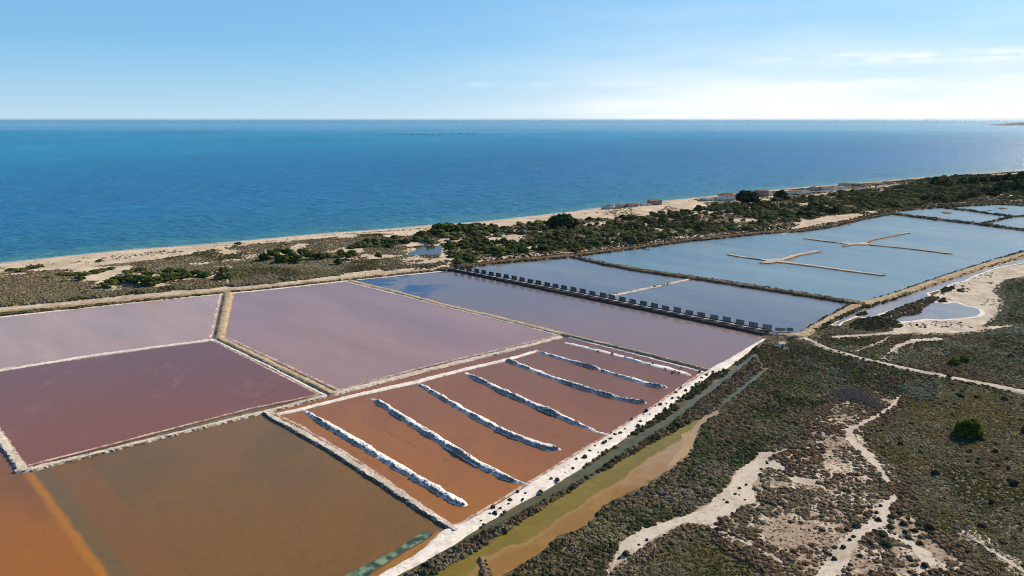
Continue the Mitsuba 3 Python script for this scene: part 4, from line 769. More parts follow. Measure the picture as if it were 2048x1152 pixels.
PAL0 = {'maroon': (.082, .056, .047), 'brown': (.097, .080, .054), 'grey': (.110, .098, .080), 'dark': (.040, .050, .026), 'green': (.058, .078, .034), 'olive': (.105, .108, .056),
       'pale': (.20, .195, .145), 'straw': (.23, .18, .11), 'sage': (.108, .130, .108), 'rust': (.10, .062, .038), 'bright': (.075, .115, .03)}
PAL = {k: tuple(1.38 * f * (.62 * c + .38 * sum(v) / 3) for c, f in zip(v, (1.10, 1.0, .76))) for k, v in PAL0.items()}


def paint(q, names, weights, wave, seed):
    """A colour for each plant: species patches from noise, so that alike plants stand together."""
    r = np.random.default_rng(seed); sc = []
    for i in range(len(names)):
        sc.append(nz(q, wave, 3, seed + 13 * i) * 3 + np.log(weights[i] + 1e-6) * .55 + r.gumbel(0, .11, len(q)))
    return np.array([PAL[n] for n in names])[np.argmax(sc, 0)] * r.uniform(.8, 1.22, (len(q), 1))


trk = tracks.buffer(-.1); bare = unary_union([rough(unary_union([P('W'), P('W2'), P('W3'), P('spot1'), P('spot2'), P('spot3'), P('spot4')]), 1.0, 5, 11, .5), trk, P('H').buffer(1), P('I').buffer(2.2)])
wet = unary_union([P('lagoon'), P('ditch'), P('ditch2')])
roads = unary_union([ribbon('path', .85), ribbon('dirt_road', .9), ribbon('road', .66)])
hutq = sg.Point(*PTS['hut'][0][:2]).buffer(3.2)


def veg(name, g, dens, r0, r1, h, names, weights, label, protos, wave=16, seed=0, avoid=None, thin=None, cat='stuff', z=None, var=.16, mat='leaf'):
    if avoid is not None: g = g.difference(avoid)
    q = scatter(g, dens, seed)
    r = np.random.default_rng(seed + 1)
    if thin is not None:
        w, lo, hi = thin
        keepq = r.random(len(q)) < ss(lo, hi, nz(q, w, 4, seed + 5))
        q = q[keepq]
    rad = r0 + (r1 - r0) * r.random(len(q)) ** 1.6
    hh = rad * r.uniform(h * .75, h * 1.25, len(q))
    v, f, c = grow(q, rad, hh, paint(q, names, weights, wave, seed), protos, seed, z, var)
    k = add(name, (v, f), 'leaf_thin' if protos[0] is TUFT[0] else 'leaf', False, c)
    labels[k] = {'label': label, 'kind': 'stuff'}
    return q


no = unary_union([bare, wet, roads, hutq])
veg('salt_scrub', P('M1'), 2.3, .38, .95, .9, ['maroon', 'brown', 'dark', 'green', 'grey', 'olive'], [.75, 1.2, 1.2, 1.0, .55, .6], 'dense dark salt scrub between the lagoon and the white salt flat', MID, 15, 101, unary_union([bare.buffer(-.35), wet.buffer(.5)]))
veg('salt_scrub', P('M2'), 1.8, .45, 1.0, 1.1, ['grey', 'brown', 'maroon', 'dark'], [1.2, 1, .6, .8], 'grey brown scrub strip between the ditch and the lagoon', MID, 9, 102, wet.buffer(-.35))
veg('salt_scrub', P('M0').intersection(sg.box(20, 190, 200, 400)), 1.3, .4, .9, 1.1, ['dark', 'brown', 'green'], [1.3, 1, .5], 'dark scrub between the white salt bank and the ditch', MID, 9, 103, wet.buffer(-.35), (9, .28, .48))
veg('salt_scrub', P('M3'), 1.9, .35, .85, 1.05, ['brown', 'grey', 'green', 'straw', 'sage', 'rust', 'maroon'], [1.1, .9, .9, .35, .7, .4, .7], 'brown and grey green scrub around the little hut', MID, 14, 104, no)
veg('tussock_grass', P('M4').intersection(sg.box(60, 120, 230, 300)), 3.4, .28, .62, .8, ['sage', 'olive', 'green', 'grey', 'maroon'], [1.4, 1.1, .9, .8, .2], 'grey green tussocks covering the ground at the right', TUFT + ICO[:1], 13, 105, no)
veg('salt_scrub', P('M4').intersection(sg.box(60, 120, 230, 300)), .07, .4, .9, 1.0, ['green', 'dark', 'sage'], [1, .8, .8], 'low bushes scattered among the tussocks at the right', SMALL, 13, 106, no)
veg('tussock_grass', P('M5'), 3.6, .25, .55, .85, ['olive', 'green', 'sage', 'pale', 'brown'], [1.1, 1.1, .8, .5, .5], 'grey green tussocks at the bottom below the white salt flat', TUFT + ICO[:1], 9, 107, bare, (7, .26, .46))
veg('salt_scrub', P('M5').difference(P('M5').buffer(-4)), 1.4, .4, .8, .95, ['maroon', 'brown', 'grey'], [1, 1, .7], 'maroon scrub rim around the tussocks at the bottom', SMALL, 9, 108, bare)
veg('salt_scrub', P('Z').buffer(1), 1.7, .28, .85, .85, ['maroon', 'brown', 'grey', 'dark', 'pale'], [1.5, 1, 1, .5, .4], 'maroon and grey shrubs dotted over the sandy ground at the bottom right', SMALL, 12, 109, bare, (8, .38, .66))
veg('salt_scrub', P('Z').buffer(1), .9, .2, .5, .9, ['grey', 'pale', 'brown', 'maroon'], [1.2, 1, .8, .7], 'small pale shrubs between the maroon ones on the sandy ground', ICO, 9, 119, bare)
veg('salt_scrub', P('Z').buffer(4).difference(P('Z').buffer(-7)), 1.1, .4, 1.0, .85, ['maroon', 'brown', 'rust'], [1.5, 1, .3], 'maroon scrub along the edge of the sandy ground at the bottom right', SMALL, 12, 110, bare, (12, .42, .56))
near6 = P('M6').intersection(sg.box(100, 200, 330, 420)).difference(P('S1').buffer(-4))
veg('salt_scrub', near6, 1.7, .3, .8, .85, ['maroon', 'brown', 'green', 'olive', 'rust', 'sage', 'dark'], [1.0, 1, .9, .7, .4, .9, .7], 'brown and olive scrub above the footpath at the right', SMALL, 19, 111, no, (17, .27, .44))
veg('salt_scrub', P('M6').difference(sg.box(100, 200, 330, 420)).intersection(sg.box(100, 150, 480, 520)), .5, .5, 1.2, .9, ['brown', 'green', 'sage', 'dark'], [1, 1, .9, .7], 'scrub reaching the right edge beyond the pale sand flat', ICO, 19, 112, no, (17, .27, .44))
veg('salt_scrub', P('S1').intersection(sg.box(100, 200, 460, 480)), .25, .3, .9, .8, ['brown', 'maroon', 'dark'], [1, 1, .7], 'scattered low shrubs on the pale sand flat', ICO, 19, 113, unary_union([bare, P('I').buffer(4)]), (13, .5, .62))
veg('salt_scrub', P('M6').buffer(6).intersection(sg.box(150, 260, 400, 460)).difference(P('S1').buffer(-2)), .8, .35, .9, .85, ['brown', 'sage', 'grey', 'maroon', 'pale'], [1, 1, .8, .6, .4], 'mixed low scrub around the edge of the pale sand flat', ICO, 14, 118, no)
veg('salt_scrub', P('spit').buffer(.2), 3.0, .2, .5, .9, ['brown', 'dark', 'grey'], [1, 1, .6], 'small shrubs on the little earth spit in the lagoon', ICO, 5, 117, z=.3)
for n in ('veg_HI', 'veg_I2', 'veg_I3', 'veg_I4', 'veg_I5'):
    veg('salt_scrub', P(n), 1.0, .5, 1.2, 1.0, ['dark', 'brown', 'maroon'], [1.2, .8, .8], {'veg_HI': 'dark shrub belt between the water strip and the marsh pond', 'veg_I2': 'small dark shrub patch on the sand flat, the farthest of three', 'veg_I3': 'dark shrub patch at the top end of the marsh pond', 'veg_I4': 'round dark shrub patch on the sand flat right of the belt', 'veg_I5': 'dark shrubs standing in the water strip'}[n], MID, 12, 114, None)
for i, (n, d, lab) in enumerate([('veg_dr1', 1.0, 'shrubs along the left side of the dirt road near the junction'), ('veg_dr2', .9, 'shrubs along the near side of the dirt road dike'), ('veg_dr3', .5, 'shrubs along the water side of the dirt road dike'),
                                 ('veg_path', .7, 'shrubs along the near side of the footpath'), ('veg_path2', .5, 'shrubs along the far side of the footpath')]):
    veg('roadside_scrub', ribbon(n, 1.1), d, .35, .85, .95, ['brown', 'dark', 'green', 'maroon'], [1, 1, .6, .6], lab, SMALL, 12, 120 + i, None, None, z=.55 if 'dr' in n else -.05)
for i, (n, d, lab) in enumerate([('veg_road_s', .9, 'dark scrub strip on the pan side of the dike road, left'), ('veg_road_s2', .8, 'dark scrub strip on the far bank of the pink pan'), ('veg_road_s3', .8, 'dark scrub strip on the far bank of the violet pan'),
                                 ('veg_road_n', .75, 'grey scrub strip on the dune side of the dike road, left'), ('veg_road_n2', .8, 'grey scrub strip on the dune side of the dike road, middle'), ('veg_road_n3', .8, 'grey scrub strip on the dune side of the dike road near the panels')]):
    veg('roadside_scrub', ribbon(n, 1.0), d * 2.2, .5, 1.1, 1.1, ['brown', 'dark', 'grey', 'olive'], [1.2, 1, .7, .5] if '_s' in n else [.5, .5, 1.3, .8], lab, SMALL, 12, 130 + i, roads, None, z=.15 if '_s' in n else None)
dikes_veg = unary_union([ribbon('EF', .9), ribbon('E_top', 1.15)])
veg('dike_scrub', dikes_veg, .42, .5, 1.1, .9, ['brown', 'maroon', 'dark'], [1.1, .9, .9], 'dark brown scrub covering the banks of the blue pans', SMALL, 16, 140, None, None, z=.75)
veg('dike_scrub', unary_union([ribbon(n, .75) for n in ('FG', 'G13', 'G12', 'G_top')]).intersection(sg.box(0, 0, 760, 1000)), .2, .8, 1.6, .9, ['dark', 'brown'], [1.3, .9], 'dark scrub covering the dikes of the far right pans', ICO, 16, 141, None, None, z=.9)
veg('dike_scrub', ribbon('D_bank', .8), .9, .25, .6, .9, ['brown', 'grey', 'dark'], [1, 1, .8], 'small scrub on the near bank of the violet pan', ICO, 9, 142, None, (9, .3, .5), z=.6)
veg('dike_scrub', ribbon('E_cross', .9), .35, .3, .7, .9, ['brown', 'maroon'], [1, 1], 'small scrub on the dike between the slate blue pans', ICO, 9, 143, None, (9, .42, .6), z=.5)

# dunes
dp_no = unary_union([sg.Polygon(dp.exterior).buffer(1.5), ribbon('road', 1.0)])
veg('dune_scrub', P('dune_left'), .95, .5, 1.3, .75, ['grey', 'brown', 'sage', 'dark'], [1.2, 1, .7, .8], 'grey brown dune scrub in the left half of the dunes', ICO, 26, 150, dp_no, (24, .36, .56))
veg('dune_scrub', P('dune_low'), .8, .5, 1.2, .8, ['grey', 'brown', 'sage', 'dark'], [1.2, 1, .7, .6], 'grey scrub flat beside the dike road at the left edge', ICO, 26, 151, dp_no, (24, .24, .42))
veg('dune_scrub', P('dune_gray'), 1.3, .6, 1.4, .85, ['sage', 'green', 'grey', 'dark'], [1.3, .8, 1.0, .5], 'even grey green scrub behind the pink pan', ICO, 26, 152, dp_no, (20, .20, .36))
veg('dune_scrub', P('fore_dune'), .12, .5, 1.3, .6, ['brown', 'dark', 'grey'], [1, 1, .8], 'sparse tufts on the beach edge', ICO, 26, 153, dp_no, (16, .42, .62))
inframe = sg.box(-130, 480, 900, 1330)
veg('dune_scrub', P('dune_mid').intersection(inframe), .30, .6, 1.7, .65, ['brown', 'grey', 'dark', 'olive'], [1, 1, .9, .6], 'low scrub between the bushes of the right hand dunes', ICO, 30, 154, dp_no.union(P('bare_beach')), (26, .30, .50))
veg('dune_scrub', unary_union([ribbon('E_top'), ribbon('G_top')]).buffer(16).intersection(belt).intersection(inframe), .34, .6, 1.6, .75, ['brown', 'dark', 'grey', 'green'], [1, 1.1, .7, .5], 'brown scrub along the dune side of the bank of the blue pans', ICO, 30, 156, unary_union([ribbon('E_top', .9), rough(P('sand_far').buffer(-2), 3.0, 30, 13)]), (18, .24, .44))
veg('dune_scrub', belt.intersection(sg.box(230, 800, 1100, 1480)).difference(coast_line.buffer(14)).difference(P('dune_mid')), .20, .7, 1.9, .6, ['brown', 'grey', 'dark'], [1, 1, .8], 'brown scrub on the beach around the far houses', ICO, 30, 157, None, (24, .28, .5))
veg('dune_scrub', P('bare_beach'), .16, .6, 1.6, .5, ['brown', 'grey', 'straw'], [1, 1, .8], 'sparse brown tufts on the open sand beside the beach houses', ICO, 30, 155, None, (30, .42, .62))


# ------------------------------------------------------------------ bushes and trees as things
def crown(seed, n, spread, sub=1, cards=0, base=.25, size=(.3, .5)):
    """A crown in the unit box: n leafy clumps over a dome, some loose leaf facets between them."""
    r = np.random.default_rng(seed); ps = []
    for i in range(n):
        a = r.uniform(0, 6.28); u = r.random() ** .5 * spread; t = r.random()
        zz = base + (1 - base) * math.sqrt(max(0, 1 - (u / max(spread, .01)) ** 2 * .85)) * (.35 + .65 * t)
        s = r.uniform(*size)
        v, f = clump(sub, seed * 100 + i, .42, -.9, .8, 2.6)
        ps.append((v * [s, s, s * r.uniform(.55, .85)] + [math.cos(a) * u, math.sin(a) * u, min(zz, 1.0) - s * .55], f))
    v, f = join(ps)
    if cards:
        k = r.integers(0, len(v), cards); c = v[k] + r.normal(0, .045, (cards, 3)); d = r.normal(0, .05, (cards, 3, 3))
        f = np.vstack([f, (np.arange(cards * 3) + len(v)).reshape(-1, 3)]); v = np.vstack([v, (c[:, None] + d).reshape(-1, 3)])
    return v, f


def tint(v, base, seed, amp=.3):
    r = np.random.default_rng(seed); w = meshkit.noise(v * 3.3 + seed, seed)[:, None]
    c = np.array(base) * (1 + amp * r.uniform(-1, 1, (len(v), 1))) * (.75 + .6 * w)
    return np.clip(c, .006, .5)


def trunk(seed, top=.7, lean=.05, r0=.05, limbs=4):
    r = np.random.default_rng(seed); ps = []

    def limb(a, b, ra, rb):
        a, b = np.array(a, float), np.array(b, float)
        t = (b - a) / np.linalg.norm(b - a); x = np.cross(t, [.3, .9, .1]); x /= np.linalg.norm(x); y = np.cross(t, x)
        an = np.arange(6) * math.pi / 3; ring = np.cos(an)[:, None] * x + np.sin(an)[:, None] * y
        v = np.vstack([a + ring * ra, b + ring * rb]); i = np.arange(6); j = (i + 1) % 6
        ps.append((v, np.vstack([np.c_[i, j, j + 6], np.c_[i, j + 6, i + 6]])))
    mid = [lean, lean * .5, top * .5]
    limb([0, 0, -.08], mid, r0, r0 * .75)
    for i in range(limbs):
        a = r.uniform(0, 6.28); d = r.uniform(.15, .5)
        limb(mid, [math.cos(a) * d, math.sin(a) * d, top * r.uniform(.8, 1.05)], r0 * .6, r0 * .25)
    return join(ps)


bsdf('bark', {'type': 'twosided', 'bsdf': {'type': 'diffuse', 'reflectance': proc(lambda p, n, uv: mix((.13, .095, .07), (.07, .05, .04), fbm(p.x * 2, p.y * 2, p.z, 3)))}})
KINDS = {'bush': dict(n=13, spread=.62, base=.12, size=(.34, .55)), 'pine': dict(n=20, spread=.72, base=.42, size=(.26, .42)), 'shrub': dict(n=6, spread=.45, base=.1, size=(.4, .6)), 'tree': dict(n=34, spread=.75, base=.3, size=(.22, .36))}
COL = {'bush': [(.052, .072, .026), (.066, .084, .030), (.040, .054, .024)], 'pine': [(.045, .066, .020), (.060, .082, .024), (.036, .054, .020)], 'shrub': [(.045, .045, .030), (.060, .050, .036), (.040, .050, .028)], 'tree': [(.036, .050, .024), (.045, .058, .028), (.04, .05, .03)]}
for kind, a in KINDS.items():
    for i in range(3):
        v, f = crown(60 + i + 7 * len(kind), cards=60 if kind != 'shrub' else 20, **a)
        e = {'type': 'shapegroup', 'crown': mikit.ply((v, f), 'leaf', color=tint(v, COL[kind][i], i + 3))}
        if kind in ('pine', 'tree'): e['trunk'] = mikit.ply(trunk(i + 9, .75, .06, .045 if kind == 'pine' else .06), 'bark')
        scene[f'{kind}_kind_{i}'] = e


def plant(name, kind, x, y, r, h, label, cat, group=None, z=None, i=None):
    k = key(name); rr = np.random.default_rng(int(abs(x * 131 + y * 71)) % 99991)
    z = float(ground_z(np.array([[x, y]]))[0]) if z is None else z
    scene[k] = {'type': 'instance', 'shapegroup': {'type': 'ref', 'id': f'{kind}_kind_{int(rr.integers(0, 3)) if i is None else i}'},
                'to_world': T().translate([x, y, z - .05]).rotate([0, 0, 1], float(rr.uniform(0, 360))).scale([r, r, h])}
    return tag(k, label, cat, group)


def own_tree(name, x, y, r, h, seed, label, cat, base, n=90, cards=2600, b=.2, spread=.78, size=(.16, .3), z=None, mat='leaf'):
    v, f = crown(seed, n, spread, 1, cards, b, size)
    z = float(ground_z(np.array([[x, y]]))[0]) if z is None else z
    M = T().translate([x, y, z - .05]).scale([r, r, h])
    k = key(name)
    scene[k + '__crown'] = {**mikit.ply((v, f), mat, color=tint(v, base, seed, .35)), 'to_world': M}
    scene[k + '__trunk'] = {**mikit.ply(trunk(seed, .7, .05, .045, 6), 'bark'), 'to_world': M}
    return tag(k, label, cat)


TR = PTS['trees']
x, y, w, h = TR['marsh_pine'][0]
own_tree('pine_tree', x, y, w * .48, h * .95, 5, 'big round pine standing alone in the tussocks at the right', 'tree', (.10, .132, .032), 110, 6500, .08, .72, mat='leaf_thin')
for (x, y, w, h), lab in zip(TR['small_pine'], ['bright green pine above the footpath, the left one of two', 'dark green pine above the footpath, the right one of two']):
    own_tree('pine_tree', x, y, w * .55, h, int(x), lab, 'tree', (.13, .17, .035) if 'bright' in lab else (.09, .12, .03), 40, 1500, .12, .7, (.22, .36), mat='leaf_thin')
mb = ['round grey brown bush below the footpath at the right', 'dark bush below the footpath near the right edge', 'round bush just right of the big lone pine', 'dark bush far right above the footpath', 'flat bush below the two pines', 'low bush between the round bush and the right edge',
      'green bush cut by the right edge of the picture', 'small bush left of the two pines, close to the footpath', 'bush below the big lone pine', 'dark bush in the tussocks, bottom right', 'bush at the right edge, lower half', 'bush beside the bare patch in the tussocks', 'bush in the tussocks below the bare patch', 'bush left of the big lone pine near the sand track']
for (x, y, w, h), lab in zip(TR['marsh_bush'], mb): plant('marsh_bush', 'shrub', x, y, w * .55, h * .9, lab, 'bush')
x, y, w, h = TR['big_tree'][0]
own_tree('carob_tree', x, y, w * .52, h * .95, 8, 'very wide dark tree at the back of the dunes in the middle of the picture', 'tree', (.042, .055, .026), 130, 3000, .15, .8, (.13, .24))
x, y, w, h = TR['beach_tree'][0]
own_tree('beach_tree', x, y, w * .5, h, 11, 'big dark tree right of the white house with the red roof', 'tree', (.040, .050, .028), 90, 2000, .2, .78, (.16, .28))
for (x, y, w, h), lab in zip(TR['beach_tree2'], ['dark tree right of the brick building', 'smaller dark tree behind the beach houses']):
    own_tree('beach_tree', x, y, w * .5, h, int(x), lab, 'tree', (.042, .052, .028), 50, 800, .2, .75, (.2, .32))
for n, lab, g in [('pines_left', 'dark green pine behind the grey green scrub', 'pines behind the grey green scrub'), ('pines_road', 'green pine of the low clump beside the dike road', 'pines beside the dike road')]:
    for (x, y, w, h), o in zip(TR[n], order(TR[n], bearing)): plant('pine_tree', 'pine', x, y, w * .5, h * .95, f'{lab}, {nth(o)} from the left', 'tree', g)
for (x, y, w, h), o in zip(TR['bushes_left'], order(TR['bushes_left'], bearing)): plant('dune_bush', 'pine', x, y, w * .52, h * .9, f'low green bush on the left hand dunes, {nth(o)} from the left', 'bush', 'low bushes at the far left', i=1)
OS = order(TR['pines_shore'], bearing)
for i, (x, y, w, h) in enumerate(TR['pines_shore']):
    plant('pine_tree', 'pine', x, y, w * .5, h, ['bare stemmed pine', 'dark pine'][i > 1] + f' of the row at the beach, {nth(OS[i])} from the left', 'tree', ['bare stemmed pines at the shore', 'pines of the shore row'][i > 1])
for (x, y, w, h), lab in zip(TR['big_bushes'], ['largest round bush on the bank above the mesh panels', 'round bush just left of the largest one', 'bush right of the dune pond', 'wide bush on the open sand, left', 'wide bush on the open sand, right', 'bush behind the dune pond', 'second bush behind the dune pond', 'bush left of the dune pond']):
    plant('dune_bush', 'bush', x, y, w * .52, h * .85, lab, 'bush')
for (x, y, w, h), o in zip(TR['far_trees'], order(TR['far_trees'], bearing)): plant('far_tree', 'tree', x, y, w * .5, h * 1.25, f'dark tree at the far right, {nth(o)} from the left', 'tree', 'trees at the far right end of the dunes')

# the bushes of the right hand dunes: the 230 nearest as things, the others as one mass
bz = P('dune_mid').difference(unary_union([P('bare_beach').buffer(4), dp_no.buffer(4), P('sand_far').buffer(3), ribbon('E_top', 1.2)]))
q = scatter(bz.intersection(inframe), .040, 160)
r = np.random.default_rng(161)
q = q[r.random(len(q)) < .10 + .90 * ss(.38, .52, nz(q, 38, 4, 162))]
rad = 1.7 + 3.4 * r.random(len(q)) ** 1.4; hh = rad * r.uniform(.5, 1.15, len(q))
o = np.argsort(np.hypot(q[:, 0], q[:, 1])); nearq = o[:230]; farq = o[230:]
AREA = [(-.13, 'left of the dune pond'), (-.02, 'behind the dune pond'), (.06, 'between dune pond and wide tree'), (.125, 'in front of the wide tree'), (.20, 'right of the wide tree'), (9, 'behind the wide blue pan')]
area = [next(t for lim, t in AREA if bearing(q[j]) < lim) for j in nearq]
for t in dict.fromkeys(area):
    js = [j for j, u in zip(nearq, area) if u == t]
    for j, o in zip(js, order(q[js], bearing)):
        plant('dune_bush', 'bush', q[j, 0], q[j, 1], rad[j], hh[j], f'dark bush {t}, {nth(o)} from the left', 'bush', 'bushes of the dune thicket')
BUSH = [crown(300 + s, 9, .6, 1, 0, .12, (.36, .58)) for s in range(4)]
v, f, c = grow(q[farq], rad[farq], hh[farq], paint(q[farq], ['dark', 'green', 'olive'], [1.2, 1.3, .25], 22, 163) * 1.1, BUSH, 164)
labels[add('bush_thicket', (v, f), 'leaf', False, c)] = {'label': 'dark green bush thicket on the far dunes at the right', 'kind': 'stuff'}

# single shrubs on the white bank, the last ridge, the flats
sb = P('salt_bank').buffer(.3)
bsh = [q_ for q_ in PTS['bank_shrubs'] if sb.contains(sg.Point(q_))]
for i, ((x, y), o) in enumerate(zip(bsh, order(bsh, lambda p: p[1]))):
    s = .5 + .55 * (i * 37 % 11) / 10
    plant('salt_shrub', 'shrub', x, y, s, s * 1.05, f'dark shrub on the white salt bank, {nth(o)} from its lower end', 'shrub', 'single shrubs on the white salt bank', z=.35)
for i, ((x, y), o) in enumerate(zip(PTS['ridge_shrubs'], order(PTS['ridge_shrubs'], bearing))):
    plant('salt_shrub', 'shrub', x, y, .45 + .1 * (i % 4), .55, f'low dark shrub on the farthest salt ridge, {nth(o)} from the left', 'shrub', 'shrubs on the farthest salt ridge', z=.45)
for i, ((x, y, s), o) in enumerate(zip(PTS['flat_shrubs'], order(PTS['flat_shrubs'], bearing))):
    plant('salt_shrub', 'shrub', x, y, s * 1.05, s * .95, f'shrub on the bare sandy ground, {nth(o)} from the left', 'shrub', 'single shrubs on the bare ground at the bottom', z=.0)
for i, ((x, y), o) in enumerate(zip(PTS['lumps'], order(PTS['lumps'], bearing))):
    plant('water_shrub', 'shrub', x, y, 1.1, .8, f'small dark clump in the wide blue pan, {nth(o)} from the left', 'shrub', 'small clumps in the wide blue pan', z=.0)
# grey feathery thicket: thin upright twigs
tv, tf, tc = [], [], []
r = np.random.default_rng(170); at_ = 0
for (x, y) in PTS['thicket']:
    for _ in range(150):
        a = r.uniform(0, 6.28); d = 2.4 * math.sqrt(r.random()); b = r.uniform(0, 6.28); hgt = r.uniform(.9, 2.2); wd = r.uniform(.05, .11)
        p0 = np.array([x + math.cos(a) * d, y + math.sin(a) * d, -.1]); t = np.array([math.cos(b), math.sin(b), 0]) * wd
        tip = p0 + [r.normal(0, .35), r.normal(0, .35), hgt]
        tv += [p0 - t, p0 + t, tip]; tf.append([at_, at_ + 1, at_ + 2]); at_ += 3; tc += [np.array([.27, .245, .22]) * r.uniform(.7, 1.3)] * 3
labels[add('twig_thicket', (np.array(tv), np.array(tf)), 'leaf', False, np.array(tc))] = {'label': 'grey leafless thicket in the scrub above the sand track', 'kind': 'stuff'}

# ------------------------------------------------------------------ mesh panels on the stone dike
bsdf('grey_wood', {'type': 'diffuse', 'reflectance': proc(lambda p, n, uv: mix((.19, .185, .18), (.11, .105, .10), noise(p.x * 3, p.y * 3, p.z * .8)))})
bsdf('net', {'type': 'diffuse', 'reflectance': rgb(.10, .105, .11)})


def box(cx, cy, cz, sx, sy, sz):
    b = trimesh.creation.box((sx, sy, sz)); b.apply_translation((cx, cy, cz)); return np.array(b.vertices), np.array(b.faces)


def placed(d, M): return {**d, 'to_world': M}


PH = 2.75
post = mikit.ply(box(0, 0, PH / 2, .12, .12, PH), 'grey_wood'); rail = mikit.ply(box(0, 0, 0, 1, .07, .10), 'grey_wood')
slats = [box((i + .5) / 38 - .5, 0, PH / 2 + .05, .74 / 38, .03, PH - .35) for i in range(38)] + [box(0, .03, z_, 1, .03, .05) for z_ in np.linspace(.5, PH - .4, 6)]
net = mikit.ply(join(slats), 'net')
NP = len(PTS['panels'])
for i, (x0, y0, x1, y1) in enumerate(PTS['panels']):
    L = math.hypot(x1 - x0, y1 - y0); M = T().translate([(x0 + x1) / 2, (y0 + y1) / 2, 1.2]).rotate([0, 0, 1], math.degrees(math.atan2(y1 - y0, x1 - x0)))
    pr = np.random.default_rng(900 + i); M = M @ T().rotate([1, 0, 0], float(pr.normal(0, 2.2))).rotate([0, 1, 0], float(pr.normal(0, .7))) @ T().scale([1, 1, float(pr.uniform(.92, 1.06)) * (.62 if i >= NP - 2 else 1)])
    k = key('mesh_panel')
    for dx in (-L / 2, 0, L / 2):
        scene[key(k + '__post')] = placed(post, M @ T().translate([dx, 0, 0]))
    for zz in (.18, PH - .05):
        scene[key(k + '__rail')] = placed(rail, M @ T().translate([0, -.03, zz]).scale([L, 1, 1]))
    scene[k + '__net'] = placed(net, M @ T().translate([0, .04, 0]).scale([L - .1, 1, 1]))
    if i < 17: lab = f'grey mesh panel on the straight dike, {nth(i + 1)} from the far end'
    elif i < NP - 2: lab = f'tall grey mesh panel on the straight dike, {nth(NP - 2 - i)} from the near end'
    else: lab = ['low wide mesh panel beside the dirt road junction', 'shortest low mesh panel, last at the dirt road junction'][i - NP + 2]
    tag(k, lab, 'fence panel', 'mesh panels along the white topped dike')
wl = [((a[0] + a[2]) / 2, (a[1] + a[3]) / 2) for a in PTS['panels'][:-2]]
wp = []
for (x0, y0), (x1, y1) in zip(wl[:-1], wl[1:]):
    L = math.hypot(x1 - x0, y1 - y0); nx, ny = -(y1 - y0) / L, (x1 - x0) / L
    if ny < 0: nx, ny = -nx, -ny
    v, f = box(0, 0, 0, L, .35, .6); a = math.atan2(y1 - y0, x1 - x0)
    v = np.c_[v[:, 0] * math.cos(a) - v[:, 1] * math.sin(a) + (x0 + x1) / 2 + nx * .45, v[:, 0] * math.sin(a) + v[:, 1] * math.cos(a) + (y0 + y1) / 2 + ny * .45, v[:, 2] + 1.35]
    wp.append((v, f))
tag(add('low_wall', join(wp), 'dark_stone'), 'low dark stone wall behind the mesh panels', 'wall')

# ------------------------------------------------------------------ houses
def plaster(name, c): return bsdf(name, {'type': 'diffuse', 'reflectance': proc(lambda p, n, uv: mi.Color3f(*c) * (.86 + .28 * fbm(p.x * .6, p.y * .6, p.z * .8, 3)))})


plaster('white_plaster', (.68, .67, .64)); plaster('cream_plaster', (.55, .47, .38)); plaster('brown_plaster', (.30, .215, .155)); plaster('red_tile', (.235, .105, .07)); plaster('brown_tile', (.27, .17, .12)); plaster('grey_roof', (.36, .34, .32))
bsdf('dark_glass', {'type': 'roughplastic', 'diffuse_reflectance': rgb(.025, .03, .04), 'alpha': .1}); bsdf('blue_paint', {'type': 'diffuse', 'reflectance': rgb(.06, .10, .18)}); bsdf('frame_white', {'type': 'diffuse', 'reflectance': rgb(.7, .7, .7)})


def roof_mesh(kind, w, d, h, t):
    e = .35; x, y = w / 2 + e, d / 2 + e
    if kind == 'flat': return join([box(0, 0, h + .1, w + .1, d + .1, .2), box(0, -d / 2, h + .4, w + .1, .2, .42), box(0, d / 2, h + .4, w + .1, .2, .42), box(-w / 2, 0, h + .4, .2, d - .12, .42), box(w / 2, 0, h + .4, .2, d - .12, .42)])
    r = max(0, x - y) if kind == 'hip' else x
    v = np.array([[-x, -y, h], [x, -y, h], [x, y, h], [-x, y, h], [-r, 0, h + t], [r, 0, h + t], [-x, -y, h - .15], [x, -y, h - .15], [x, y, h - .15], [-x, y, h - .15]])
    f = [[0, 1, 5], [0, 5, 4], [2, 3, 4], [2, 4, 5], [1, 2, 5], [3, 0, 4], [6, 8, 7], [6, 9, 8]] + [[a, a + 6, b] for a, b in ((0, 1), (1, 2), (2, 3), (3, 0))] + [[b, a + 6, b + 6] for a, b in ((0, 1), (1, 2), (2, 3), (3, 0))]
    return v, np.array(f)


